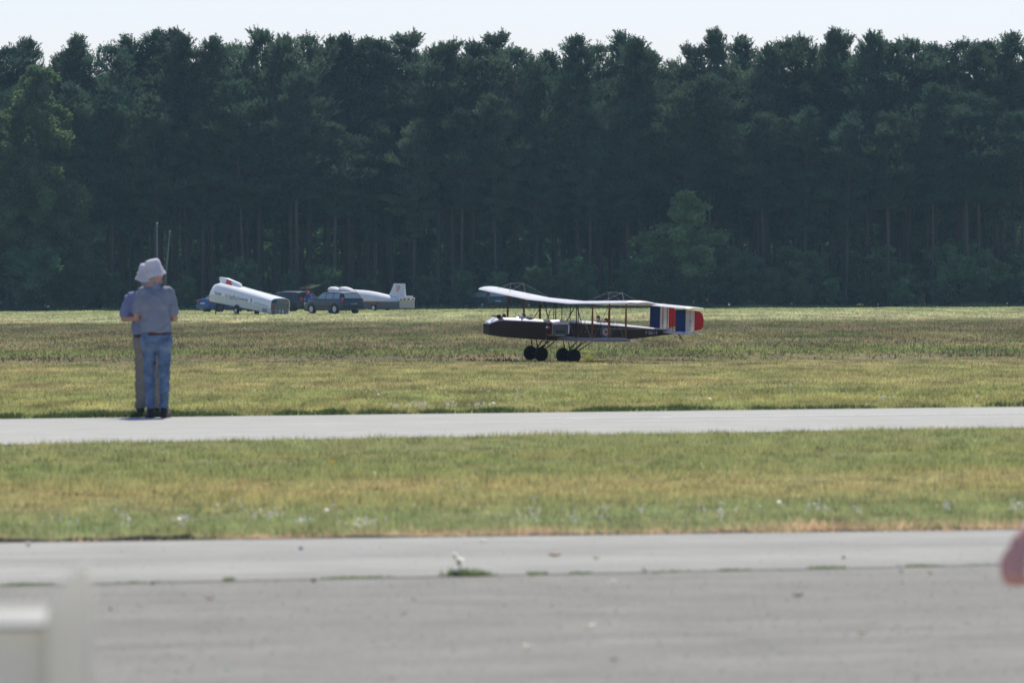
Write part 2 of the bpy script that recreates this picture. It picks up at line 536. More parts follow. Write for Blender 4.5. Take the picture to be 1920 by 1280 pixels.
# far ground cover beneath the blades keeps the strip colour
for (y0, y1, m, z) in ((128, 620, m_far, 0.004),):
    mb = MB(); mb.add([(-330, y0, z), (330, y0, z), (330, y1, z), (-330, y1, z)], [(0, 1, 2, 3)])
    tag(mb.build('meadow', m), kind='structure')
mb = MB(); z = 0.004
a, b = E_far
mb.add([(a.x, a.y, z), (b.x, b.y, z), (60, 128, z), (-60, 128, z)], [(0, 1, 2, 3)])
tag(mb.build('verge', m_mid), kind='structure')
strip('verge', E_g0, E_near, 0.004, m_near)

# weeds along the taxiway's far kerb: tall, dark, clumpy
m_weed = mat('weed_leaves', (0.11, 0.155, 0.06), transl=0.35, noise_amt=0.5, noise_scale=6)
n = 60000
x = RNG.uniform(-9, 9, n); off = np.abs(RNG.normal(0, 0.35, n))
dens = vnoise(x, x * 0, 1.3, 8) * 0.6 + vnoise(x, x * 0, 4.0, 9) * 0.5 + 0.25 * (x < -2)
k = RNG.random(n) < np.clip((dens - .38) * 1.7, 0.02, 1)
x, off, dens = x[k], off[k], dens[k]
y = E_far[0].y + sl * (x - E_far[0].x) + off * 1.1 + 0.05
V = blades(x, y, (0.03 + 0.07 * RNG.random(len(x))) * (0.4 + dens), 0.012 + 0.014 * RNG.random(len(x)), .7)
grass_obj('kerb_weeds', V, m_weed)
# dark lip of turf along the near strip
m_turf = mat('turf_lip', (0.055, 0.05, 0.035), rough=0.95, noise_amt=0.4, noise_scale=9)
mb = MB(); pts = []
N = 220
for i in range(N + 1):
    xx = -4.2 + 8.6 * i / N
    hgt = 0.001 + 0.022 * max(0.0, noise.noise(Vector((xx * 1.7, 3, 0))) + 0.12) + (0.026 if xx < -1.9 else 0.0) * (0.6 + 0.5 * noise.noise(Vector((xx * 6, 0, 0))))
    yy = y_on(E_g0, xx) + 0.06 + 0.05 * noise.noise(Vector((xx * 5, 1, 0)))
    pts.append([(xx, yy, 0.0), (xx, yy + 0.05, hgt + .013), (xx, yy + 0.35, 0.0)])
mb.loft(pts, cap=False, closed=False)
tag(mb.build('turf_edge', m_turf, smooth=True), kind='stuff')
x = RNG.uniform(-4.2, 4.4, 9000); off = np.abs(RNG.normal(0, .12, 9000))
y = E_g0[0].y + slope_of(E_g0) * (x - E_g0[0].x) + off
m_straw = mat('dry_straw', (0.30, 0.235, 0.15), transl=0.3, noise_amt=0.4, noise_scale=5)
k = (x > -1.9) | (RNG.random(9000) < .15)
grass_obj('straw', blades(x[k], y[k], 0.01 + 0.025 * RNG.random(k.sum()), np.full(k.sum(), .008), 1.0), m_straw)

# clumps that break up the mown strips: straw, darker green and tall bent grass
def clumps(nc, y0, y1, per, r, h0, h1, w, m, name, **kw):
    cx_, cy_ = scatter(nc, y0, y1, **kw)
    rr_ = np.repeat(r * (.4 + RNG.random(len(cx_)) ** 2 * 1.4), per)
    x = np.repeat(cx_, per) + RNG.normal(0, 1, len(rr_)) * rr_; y = np.repeat(cy_, per) + RNG.normal(0, 1, len(rr_)) * rr_ * .8
    grass_obj(name, blades(x, y, h0 + (h1 - h0) * RNG.random(len(x)) ** 1.6, w * (.7 + .6 * RNG.random(len(x))), .5), m)
m_dry = mat('bleached_grass', (0.44, 0.37, 0.21), transl=.5, noise_amt=.3, noise_scale=1.5)
m_lush = mat('lush_grass', (0.17, 0.25, 0.095), transl=.5, noise_amt=.3, noise_scale=1.5)
m_dull = mat('dull_dark_grass', (0.15, 0.145, 0.075), transl=.4, noise_amt=.3, noise_scale=1.5)
clumps(420, 38, 70, 34, .16, .02, .075, .008, m_dry, 'dry_grass', e0=E_g0, e1=E_near)
clumps(360, 38, 70, 40, .15, .03, .085, .008, m_lush, 'lush_grass', e0=E_g0, e1=E_near)
clumps(300, 38, 70, 40, .14, .02, .070, .008, m_dull, 'dull_grass', e0=E_g0, e1=E_near)
clumps(520, 75, 134, 30, .30, .02, .07, .016, m_dry, 'dry_grass', e0=E_far)
clumps(520, 75, 134, 34, .28, .03, .09, .016, m_lush, 'lush_grass', e0=E_far)
clumps(420, 75, 134, 34, .28, .02, .07, .016, m_dull, 'dull_grass', e0=E_far)
clumps(500, 134, 290, 34, .8, .05, .14, .05, m_dull, 'dull_grass')
clumps(380, 134, 290, 34, .7, .05, .15, .05, m_lush, 'lush_grass')
# moss and weeds in the joint of the apron, in short runs
m_moss = mat('joint_weeds', (0.24, 0.30, 0.13), transl=0.35, noise_amt=0.4, noise_scale=14)
runs = [(-5, 105, 700, .010), (195, 330, 200, .008), (418, 440, 160, .020), (590, 750, 700, .010), (985, 1030, 250, .018), (1060, 1120, 250, .010),
        (1215, 1300, 200, .007), (1340, 1415, 250, .010), (1510, 1590, 500, .014), (1680, 1780, 350, .012), (1800, 1910, 150, .008)]
Vs = []
for a, b, n, h in runs:
    n = int(n * .55); h *= .8
    px = RNG.triangular(a, (a * .6 + b * .4), b, n)
    xg = np.array([ground(q, 1101 - 40 * q / 1920).x for q in (a, b)])
    x = xg[0] + (px - a) / (b - a) * (xg[1] - xg[0])
    y = E_c0[0].y + slope_of(E_c0) * (x - E_c0[0].x) + RNG.normal(0.02, .07, n)
    Vs.append(blades(x, y, h * (0.5 + RNG.random(n)), 0.006 + .008 * RNG.random(n), .8))
V = np.concatenate(Vs); V[:, 2] += 0.014
grass_obj('joint_weeds', V, m_moss)

# daisies and clover heads (too many to count), tiny tilted discs on stems
m_daisy = mat('daisy_petals', (0.86, 0.84, 0.74), transl=0.68)
def daisies(name, pts, r0, r1, z0, z1, m):
    V = []
    for (x, y) in pts:
        r = random.uniform(r0, r1); z = random.uniform(z0, z1)
        ax = Vector((random.gauss(0, .5), random.gauss(-.5, .5), 1)).normalized()
        u = ax.orthogonal().normalized(); w = ax.cross(u)
        c = Vector((x, y, z))
        for i in range(6):
            a, b = i * math.pi / 3, (i + 1) * math.pi / 3
            V += [c + ax * r * .35, c + (u * math.cos(a) + w * math.sin(a)) * r, c + (u * math.cos(b) + w * math.sin(b)) * r]
        V += [c + Vector((-.0015, 0, 0)), c + Vector((.0015, 0, 0)), Vector((x, y, 0))]
    me = tri_mesh(name, np.array([tuple(v) for v in V]), mats=[m])
    return tag(link(name, me), kind='stuff')
pts = []
for cpx, cpy, n, sx, sy in [(120, 975, 6, 40, 8), (235, 970, 8, 18, 14), (345, 975, 10, 18, 8), (430, 945, 4, 25, 12), (500, 962, 12, 30, 10), (565, 975, 12, 20, 5), (615, 955, 3, 10, 6),
                            (672, 980, 14, 22, 5), (690, 978, 6, 20, 4), (995, 962, 12, 18, 12), (1080, 965, 10, 22, 14), (1130, 962, 6, 14, 10), (1210, 955, 3, 8, 3), (1318, 955, 3, 6, 4),
                            (1350, 958, 8, 6, 10), (1380, 955, 2, 4, 3), (1463, 946, 3, 5, 3), (1530, 950, 10, 16, 6), (1612, 957, 4, 8, 6), (1775, 950, 8, 16, 8), (1905, 947, 12, 14, 6),
                            (390, 860, 3, 12, 8), (700, 890, 2, 6, 4), (1400, 950, 3, 200, 20), (900, 940, 5, 300, 30)]:
    for _ in range(int(n * 1.4)):
        p = ground(random.gauss(cpx, sx * .6), random.gauss(cpy, sy * .6), 0.04)
        pts.append((p.x, p.y))
daisies('daisies', pts, .007, .016, .035, .065, m_daisy)
pts = []
for cpx, cpy, n, sx, sy in [(785, 758, 22, 16, 2), (845, 757, 10, 10, 2), (900, 757, 20, 22, 3), (740, 758, 6, 8, 2), (1330, 745, 8, 30, 3), (1665, 745, 8, 14, 2), (1833, 743, 5, 2, 2), (1480, 722, 4, 10, 4),
                            (950, 735, 10, 60, 5), (700, 740, 3, 20, 8), (480, 736, 5, 10, 3), (225, 780, 16, 18, 2), (395, 781, 10, 12, 2), (1000, 700, 12, 700, 30), (600, 740, 10, 400, 20)]:
    for _ in range(n):
        p = ground(random.gauss(cpx, sx * .7), random.gauss(cpy, sy * .6), 0.05)
        if p.y > y_on(E_far, p.x) and p.y < 135: pts.append((p.x, p.y))
daisies('clover_blossoms', pts, .012, .024, .04, .07, m_daisy)
m_dand = mat('dandelion_yellow', (0.70, 0.45, 0.05), transl=0.3)
pts = [(p.x, p.y) for p in [ground(random.gauss(cx, sx), random.gauss(cy_, 2), .05) for cx, cy_, sx, n in
       [(740, 776, 12, 14), (570, 778, 15, 10), (420, 776, 10, 8), (1080, 776, 15, 12), (1690, 765, 20, 10), (660, 642, 12, 10), (1595, 646, 10, 14), (1100, 668, 4, 10), (620, 870, 4, 5), (1215, 835, 3, 4)] for _ in range(n)]]
pts = [q for q in pts if q[1] > y_on(E_far, q[0]) + .15 or q[1] < y_on(E_near, q[0])]
daisies('dandelions', pts, .008, .015, .04, .08, m_dand)
# pale dry blossoms scattered in the far meadow
pts = []
for _ in range(260):
    p = ground(random.choice([random.uniform(0, 1920), random.gauss(1600, 120)]), random.gauss(590, 5), .1)
    if 270 < p.y < 460: pts.append((p.x, p.y))
daisies('meadow_blossoms', pts, .015, .035, .05, .14, m_daisy)
# ------------------------------------------------------------------ trees
def leaf_mat(name, col, transl, var=0.35, scale=0.8, col2=None):
    m = bpy.data.materials.new(name); m.use_nodes = True
    n, l = m.node_tree.nodes, m.node_tree.links
    b = n['Principled BSDF']; b.inputs['Roughness'].default_value = 0.7; b.inputs['Specular IOR Level'].default_value = 0.12
    tc = n.new('ShaderNodeTexCoord'); oi = n.new('ShaderNodeObjectInfo')
    nz = n.new('ShaderNodeTexNoise'); nz.inputs['Scale'].default_value = scale; nz.inputs['Detail'].default_value = 5
    l.new(tc.outputs['Object'], nz.inputs['Vector'])
    a = n.new('ShaderNodeMapRange'); a.inputs['From Min'].default_value = .3; a.inputs['From Max'].default_value = .7
    a.inputs['To Min'].default_value = 1 - var; a.inputs['To Max'].default_value = 1 + var
    l.new(nz.outputs['Fac'], a.inputs['Value'])
    r = n.new('ShaderNodeMapRange'); r.inputs['To Min'].default_value = 0.75; r.inputs['To Max'].default_value = 1.3
    l.new(oi.outputs['Random'], r.inputs['Value'])
    p = n.new('ShaderNodeMath'); p.operation = 'MULTIPLY'; l.new(a.outputs[0], p.inputs[0]); l.new(r.outputs[0], p.inputs[1])
    mx = n.new('ShaderNodeMix'); mx.data_type = 'RGBA'
    mx.inputs[6].default_value = (*col, 1); mx.inputs[7].default_value = (*(col2 or col), 1)
    w = n.new('ShaderNodeTexWhiteNoise'); w.noise_dimensions = '1D'; l.new(oi.outputs['Random'], w.inputs['W'])
    l.new(w.outputs['Value'], mx.inputs[0])
    sc = n.new('ShaderNodeVectorMath'); sc.operation = 'SCALE'; l.new(mx.outputs[2], sc.inputs[0]); l.new(p.outputs[0], sc.inputs['Scale'])
    l.new(sc.outputs[0], b.inputs['Base Color'])
    tr = n.new('ShaderNodeBsdfTranslucent'); l.new(sc.outputs[0], tr.inputs['Color'])
    ms = n.new('ShaderNodeMixShader'); ms.inputs[0].default_value = transl
    l.new(b.outputs[0], ms.inputs[1]); l.new(tr.outputs[0], ms.inputs[2]); l.new(ms.outputs[0], n['Material Output'].inputs['Surface'])
    return m

m_needle = leaf_mat('pine_needles', (0.068, 0.130, 0.085), 0.44, var=.65, scale=.5, col2=(0.105, 0.150, 0.088))
m_birch = leaf_mat('birch_leaves', (0.16, 0.25, 0.10), 0.48, col2=(0.185, 0.27, 0.105))
m_twig = mat('bush_bark', (0.07, 0.06, 0.05), rough=.9)
m_hazel = leaf_mat('hazel_leaves', (0.085, 0.175, 0.085), 0.40, col2=(0.115, 0.205, 0.085))
m_bright = leaf_mat('painted_sunlit_leaves', (0.24, 0.36, 0.14), 0.55, col2=(0.19, 0.30, 0.12))  # sunlight put into the leaf colour; the wood blocks the sun here

m_bark = bpy.data.materials.new('pine_bark'); m_bark.use_nodes = True
n, l = m_bark.node_tree.nodes, m_bark.node_tree.links
b = n['Principled BSDF']; b.inputs['Roughness'].default_value = .9
tc = n.new('ShaderNodeTexCoord'); sp = n.new('ShaderNodeSeparateXYZ'); l.new(tc.outputs['Object'], sp.inputs[0])
mr = n.new('ShaderNodeMapRange'); mr.inputs['From Min'].default_value = 2; mr.inputs['From Max'].default_value = 12; l.new(sp.outputs[2], mr.inputs['Value'])
nz = n.new('ShaderNodeTexNoise'); nz.inputs['Scale'].default_value = 3; l.new(tc.outputs['Object'], nz.inputs['Vector'])
ad = n.new('ShaderNodeMath'); ad.operation = 'MULTIPLY_ADD'; ad.inputs[1].default_value = .9; ad.inputs[2].default_value = -.45
l.new(nz.outputs['Fac'], ad.inputs[0])
ad2 = n.new('ShaderNodeMath'); l.new(ad.outputs[0], ad2.inputs[0]); l.new(mr.outputs[0], ad2.inputs[1])
cr = n.new('ShaderNodeValToRGB'); cr.color_ramp.elements[0].color = (0.080, 0.060, 0.050, 1); cr.color_ramp.elements[1].color = (0.130, 0.090, 0.070, 1)
l.new(ad2.outputs[0], cr.inputs[0]); l.new(cr.outputs[0], b.inputs['Base Color'])
m_bbark = mat('birch_bark', (0.30, 0.29, 0.26), rough=.8, noise_amt=.5, noise_scale=4)

def pine_proto(seed, H, cb, Rad, dens=1.0, taper=0.0):
    rs = random.Random(seed); rng = np.random.default_rng(seed)
    trunk = MB()
    lx, ly = rs.gauss(0, .25), rs.gauss(0, .25)
    ph = rs.uniform(0, 6)
    def axis(z):
        t = z / H
        return Vector((lx * t + .12 * math.sin(t * 5 + ph) * t, ly * t + .12 * math.cos(t * 4 + ph) * t, z))
    zs = [0, .3, 1, 2.5, 4.5, 7, 9.5, 12, 14.5, 16.5, H * .95, H]
    zs = [z for z in zs if z <= H]
    r0 = 0.085 + 0.0045 * H * rs.uniform(.7, 1.5)
    trunk.tube([axis(z) for z in zs], [max(.015, r0 * (1.25 if z == 0 else 1) * (1 - z / H) ** .75) for z in zs], 9)
    for _ in range(14):                                     # dead stubs below the crown
        z = rs.uniform(H * cb * .35, H * cb * 1.1); a = rs.uniform(0, 6.28); L = rs.uniform(.3, 1.3)
        p = axis(z); d = Vector((math.cos(a), math.sin(a), rs.uniform(-.3, .3)))
        trunk.tube([p, p + d * L], [.022, .006], 4)
    SC, SA, SL = [], [], []                                   # needle shoots: centre, axis, length
    nb = int(52 * dens)
    for k in range(nb):
        t = (k + rs.random()) / nb
        t = t ** 0.9
        z = H * cb + t * (H - H * cb) * .985
        prof = .16 + .86 * math.sin(math.pi * min(.985, .16 + .83 * t)) ** .85
        prof *= 1 - taper * max(0, t - .45) / .55
        if t < .25: prof *= rs.uniform(.3, 1.0)
        prof *= .78 + .5 * abs(math.sin(t * 9 + ph))
        L = Rad * prof * rs.uniform(.45, 1.2)
        a = k * 2.39996 + rs.gauss(0, .35)
        el = R(-4 + 52 * t ** 1.3 + rs.gauss(0, 8))
        base = axis(z); pts = [base]; dcur = Vector((math.cos(a) * math.cos(el), math.sin(a) * math.cos(el), math.sin(el)))
        seg = 5
        for i in range(seg):
            bend = .10 * (i - 1.2) * (1 if t > .2 else .8)
            dcur = (dcur + Vector((rs.gauss(0, .12), rs.gauss(0, .12), bend + rs.gauss(0, .06)))).normalized()
            pts.append(pts[-1] + dcur * L / seg)
        rb = .014 + .022 * L / 2.5
        trunk.tube(pts, [rb * (1 - .8 * i / seg) for i in range(seg + 1)], 4)
        ncl = 2 + int(L * 1.3)
        cls = []
        for c_ in range(ncl):                                # foliage pads with gaps between them
            q_ = (rs.uniform(.35, .98) if c_ else 1.0) * seg; i = min(int(q_), seg - 1)
            side = Vector((-math.sin(a), math.cos(a), 0)) * rs.gauss(0, .16 * L) * (c_ > 0)
            cls.append((pts[i].lerp(pts[i + 1], q_ - i) + side, rs.uniform(.26, .50) * (.75 + .22 * L)))
        ns = int(17 * dens * ncl)
        for _ in range(ns):
            p, cr_ = cls[_ % ncl]
            off = Vector((rs.gauss(0, cr_ * .62), rs.gauss(0, cr_ * .62), abs(rs.gauss(0, cr_ * .38))))
            outw = Vector((math.cos(a), math.sin(a), 0))
            ax = (outw * rs.uniform(.1, .8) + off * 1.3 + Vector((0, 0, .3 + 1.3 * t * rs.random() + .3 * rs.random()))).normalized()
            SC.append(p + off); SA.append(ax); SL.append(rs.uniform(.3, .62))
        if t > .5:                                            # upright candles at the branch ends
            for _ in range(3):
                SC.append(pts[-1] + Vector((rs.gauss(0, .15), rs.gauss(0, .15), 0))); SA.append(Vector((rs.gauss(0, .2), rs.gauss(0, .2), 1)).normalized()); SL.append(rs.uniform(.5, .95))
    for k in range(7):                                       # leading candles
        a = k * 2.4; p = axis(H - .1 * k)
        ax = Vector((math.cos(a) * (.0 if k == 0 else .45), math.sin(a) * (0 if k == 0 else .45), 1)).normalized()
        SC.append(p); SA.append(ax); SL.append(.6)
    SC = np.array([tuple(v) for v in SC]); SA = np.array([tuple(v) for v in SA]); SL = np.array(SL)
    q = 15
    n = len(SC)
    C = np.repeat(SC, q, 0); A = np.repeat(SA, q, 0); L = np.repeat(SL, q)
    s = rng.random(n * q)
    C = C + A * (s * L)[:, None]
    rad = unit(np.cross(A, rng.normal(size=(n * q, 3))))
    D = unit(A * .75 + rad * .75)
    V = spikes(C, D, .12 + .10 * rng.random(n * q), .045 + .04 * rng.random(n * q), rng)
    # solid little twig cores
    tw = spikes(SC, SA, SL, .05, rng)
    crown = tri_mesh('crown', np.concatenate([V, tw]), mats=[m_needle])
    t_ob = trunk.build('trunk', m_bark, smooth=True)
    tme = t_ob.data; bpy.data.objects.remove(t_ob)
    return crown, tme

def leafy_proto(seed, H, cb, Rx, n_limb, leafm, barkm, leaf=.11, per=260, droop=.0, stems=1, flat=1.0):
    rs = random.Random(seed); rng = np.random.default_rng(seed)
    trunk = MB(); CL = []
    for st in range(stems):
        a0 = rs.uniform(0, 6.28); sp = 0 if stems == 1 else rs.uniform(.15, .5)
        tip = Vector((math.cos(a0) * sp * H * .45, math.sin(a0) * sp * H * .45, H * rs.uniform(.8, 1.0) if stems > 1 else H * .97))
        b0 = Vector((math.cos(a0) * .1 * (stems > 1), math.sin(a0) * .1 * (stems > 1), 0))
        P = [b0.lerp(tip, i / 6) + Vector((rs.gauss(0, .05 * H / 6), rs.gauss(0, .05 * H / 6), 0)) * (i > 0) for i in range(7)]
        rr = (.03 + .008 * H) if stems > 1 else (.05 + .008 * H)
        trunk.tube(P, [rr * (1 - .85 * i / 6) for i in range(7)], 7)
        for k in range(n_limb // stems):
            t = (k + rs.random()) / (n_limb // stems)
            z = cb + (1 - cb) * t
            s = z * 6; i = min(int(s), 5); p = P[i].lerp(P[i + 1], s - i)
            prof = math.sin(math.pi * min(1, .18 + .80 * t) ** .9) ** .7 * .85 + .15
            L = Rx * prof * rs.uniform(.55, 1.1) * (.8 if stems > 1 else 1)
            a = k * 2.4 + rs.gauss(0, .4); el = R(rs.uniform(15, 55))
            d = Vector((math.cos(a) * math.cos(el), math.sin(a) * math.cos(el), math.sin(el) * flat))
            e1 = p + d * L * .6; e2 = e1 + (d + Vector((0, 0, -droop - .2))).normalized() * L * .45
            trunk.tube([p, e1, e2], [.02 + .01 * L, .014, .005], 4)
            for _ in range(int(3 + L * 3)):
                u = rs.uniform(.25, 1.1)
                c = p.lerp(e1, u / .6) if u < .6 else e1.lerp(e2, (u - .6) / .4)
                CL.append((c, rs.uniform(.22, .50) * (.6 + .3 * L)))
    C = np.array([tuple(c) for c, _ in CL]); RR = np.array([r for _, r in CL])
    q = max(12, int(per))
    off = rng.normal(size=(len(C) * q, 3)); off = unit(off) * (rng.random(len(off)) ** .4)[:, None]
    off *= np.array([1, 1, .75])
    P = np.repeat(C, q, 0) + off * np.repeat(RR, q)[:, None]
    if droop > 0: P[:, 2] -= droop * np.abs(rng.normal(0, .35, len(P)))
    P[:, 2] = np.maximum(P[:, 2], .02)
    A = unit(rng.normal(size=P.shape) + np.array([0, 0, -droop]))
    V = spikes(P, A, leaf * (.7 + .8 * rng.random(len(P))), leaf * (.6 + .5 * rng.random(len(P))), rng)
    crown = tri_mesh('crown', V, mats=[leafm])
    t_ob = trunk.build('trunk', barkm, smooth=True); tme = t_ob.data; bpy.data.objects.remove(t_ob)
    return crown, tme

PINES = [pine_proto(21, 19, .42, 3.0), pine_proto(22, 19, .34, 3.3, 1.1), pine_proto(23, 19, .46, 2.7), pine_proto(24, 19, .28, 3.4, 1.15),
         pine_proto(25, 19, .38, 2.5, .95), pine_proto(26, 19, .50, 3.2), pine_proto(27, 19, .22, 3.1, 1.2)]
SLIM = pine_proto(31, 19, .30, 2.0, 1.2, .70)
CRESTP = [pine_proto(33, 19, .40, 2.9, 1.0, .45), pine_proto(34, 19, .45, 2.7, 1.0, .6), pine_proto(35, 19, .38, 3.2, 1.0, .25), pine_proto(36, 19, .42, 2.5, 1.0, .5), pine_proto(37, 19, .42, 3.0, .8, .35)]

def tree(name, protos, loc, rz, s, sz=None, label=None, cat='tree', group=None):
    o = empty(name, loc, rz, label, cat, group)
    o.scale = (s, s, sz or s)
    link('trunk', protos[1], o); link('crown', protos[0], o)
    return o

# crest of the wood as seen in the photograph: (pixel x, pixel y of the tip)
CREST = [(-40, 70), (15, 78), (60, 66), (105, 92), (140, 54), (162, 78), (208, 74), (243, 62), (285, 50), (328, 48), (352, 54), (395, 62), (440, 72), (482, 48), (512, 66), (546, 60), (580, 56),
         (612, 64), (655, 58), (690, 60), (735, 62), (772, 54), (818, 82), (850, 70), (885, 72), (938, 54), (965, 78), (1000, 104), (1040, 90), (1085, 56), (1120, 74), (1172, 54), (1203, 62),
         (1225, 84), (1292, 78), (1342, 42), (1385, 60), (1430, 78), (1472, 66), (1505, 58), (1560, 42), (1585, 58), (1622, 54), (1660, 70), (1700, 66), (1740, 92), (1768, 70), (1805, 66), (1838, 76), (1872, 66), (1905, 50), (1960, 60)]
cx = [c[0] for c in CREST]; cyy = [c[1] for c in CREST]
def crest(px): return float(np.interp(px, cx, cyy))
landmarks = [(-60, 'at the left edge of the frame'), (150, 'above the two standing men'), (350, 'behind the blue car'), (480, 'behind the white tilted trailer'), (620, 'behind the dark green estate car'),
             (760, 'behind the tail fin marked EP'), (900, 'between fin EP and the biplane'), (1060, 'behind the biplane wing'), (1250, 'behind the striped rudders'), (1450, 'just right of the biplane'), (1650, 'over the pale patch of meadow'), (1820, 'near the right edge of the frame')]
def near_mark(px):
    r = landmarks[0][1]
    for p, t in landmarks:
        if px >= p: r = t
    return r
rs = random.Random(5)
used_lab = {}
def uniq(lab, px):
    return lab
prev = None
for i, (px, py) in enumerate(CREST):
    Y = 497 + rs.uniform(-2.5, 5)
    top = at(px, py, Y)
    H = top.z + .1
    pr = SLIM if px in (140, 1342, 1560) else CRESTP[rs.randrange(len(CRESTP))]
    s = H / 20.0
    if px < 0 or px > 1920:
        lab = 'tall pine just outside the picture in the front of the wood'
    else:
        dy = py - (crest(px - 45) + crest(px + 45)) / 2
        form = 'spire-tipped pine' if dy < -14 else ('low-topped pine' if dy > 12 else 'dark pine')
        col_ = sum(1 for q in CREST[:i + 1] if q[0] >= 0)
        mk = near_mark(px)
        same = [q[0] for q in CREST if q[0] >= 0 and q[0] <= 1920 and near_mark(q[0]) == mk]
        k = same.index(px)
        pos = 'leftmost' if k == 0 else ('rightmost' if k == len(same) - 1 else ['second', 'third', 'fourth', 'fifth', 'sixth'][k - 1])
        lab = f'{form} on the skyline, {pos} {mk}'
    tree('pine_tree', pr, (top.x, Y, 0), rs.uniform(0, 6.28), s * rs.uniform(.95, 1.15), s, lab, 'tree', 'pines forming the skyline')

def fill_row(Y, step, off, hmin, hmax, label, group, jitter=.8, protos=PINES):
    x = -Y * .08 * 1.12 + off
    while x < Y * .08 * 1.12:
        xx = x + rs.uniform(-jitter, jitter); YY = Y + rs.uniform(-1.5, 1.5)
        px = 960 + xx / YY * F
        hc = at(px, crest(px), YY).z
        H = min(hc - rs.uniform(hmin, hmax), 19.6)
        s = H / 20.6
        tree('pine_tree', protos[rs.randrange(len(protos))], (xx, YY, 0), rs.uniform(0, 6.28), s * rs.uniform(.95, 1.2), s, label, 'tree', group)
        x += step
n_before = len(bpy.data.objects)
fill_row(491.5, 3.3, 0.6, 2.2, 6.5, None, 'pines in the front rank of the wood', protos=[PINES[i] for i in (0, 2, 4, 5)])
front = sorted([o for o in bpy.data.objects if o.get('group') == 'pines in the front rank of the wood'], key=lambda o: o.location.x)
cnt = {}
for o in front:
    px = 960 + o.location.x / o.location.y * F
    mk = near_mark(px); cnt.setdefault(mk, []).append(o)
for mk, lst in cnt.items():
    for k, o in enumerate(lst):
        pos = 'the only one' if len(lst) == 1 else ('leftmost' if k == 0 else ('rightmost' if k == len(lst) - 1 else ['second', 'third', 'fourth', 'fifth'][k - 1]))
        tag(o, f'shorter front pine, top below the skyline, {pos} {mk}', 'tree')
fill_row(504, 2.9, 0.2, .9, 3.0, 'dark pine packed behind the front rank of the wood', 'pines inside the wood')
fill_row(500.5, 2.4, .9, .1, 1.9, 'dark pine packed behind the front rank of the wood', 'pines inside the wood', protos=CRESTP)
fill_row(510, 2.9, 1.3, .5, 2.4, 'dark pine packed behind the front rank of the wood', 'pines inside the wood')
fill_row(517, 3.0, .4, .6, 2.6, 'dark pine packed behind the front rank of the wood', 'pines inside the wood')
fill_row(526, 3.2, 1.1, .8, 3.0, 'dark pine packed behind the front rank of the wood', 'pines inside the wood')
fill_row(536, 3.6, .1, .8, 3.0, 'dark pine packed behind the front rank of the wood', 'pines inside the wood')

# far side of the wood: one leafy mass too deep to tell apart
n = 150000
x = RNG.uniform(-66, 66, n); y = RNG.uniform(546, 580, n)
hh = 9 + 4.5 * vnoise(x, x * 0, .15, 3) + 2.5 * vnoise(x, x * 0, .6, 5)
z = RNG.random(n) ** .8 * hh
V = spikes(np.stack([x, y, z], 1), unit(RNG.normal(size=(n, 3))), .6, .55)
tag(link('distant_woodland', tri_mesh('distant_woodland', V, mats=[m_hazel])), kind='stuff')

# broadleaved trees and bushes at the edge of the wood
BIRCH = leafy_proto(41, 17.5, .12, 3.3, 60, m_birch, m_bbark, leaf=.18, per=75, droop=.9)
BIRCH2 = leafy_proto(42, 9, .10, 2.7, 46, m_birch, m_bbark, leaf=.18, per=75, droop=.5)
BUSH = [leafy_proto(50 + k, 4.6, .03, 2.6, 56, m_hazel, m_twig, leaf=.14, per=44, stems=5) for k in range(3)]
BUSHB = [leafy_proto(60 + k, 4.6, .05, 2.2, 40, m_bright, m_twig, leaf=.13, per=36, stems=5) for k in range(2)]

def stand(name, pr, H0, px, ytop, Y, width=1.0, label='', group=None, cat='tree'):
    top = at(px, ytop, Y); s = top.z / H0
    tree(name, pr, (top.x, Y, 0), rs.uniform(0, 6.28), s * width, s, label, cat, group)
stand('birch_tree', BIRCH, 17.8, 66, 104, 486, 1.25, 'tall light green birch at the left end of the wood')
stand('birch_tree', BIRCH, 17.8, -15, 190, 484, 1.25, 'lower light green birch cut off by the left picture edge')
stand('birch_tree', BIRCH, 17.8, 1572, 84, 500.5, .8, 'pale green birch crown among dark pine tops right of the biplane')
stand('birch_tree', BIRCH, 17.8, 1752, 96, 501, .7, 'small yellowish green birch top poking up between pines at upper right')
stand('birch_tree', BIRCH, 17.8, 1880, 96, 501, .7, 'greenish birch top beside the last pines at the upper right')
stand('young_birch_tree', BIRCH2, 9.2, 1282, 352, 486, 1.3, 'young blue-green birch standing before the pines behind the striped rudders')
stand('young_birch_tree', BIRCH2, 9.2, 130, 330, 487, .9, 'young birch low against the pines just right of the tall birch')
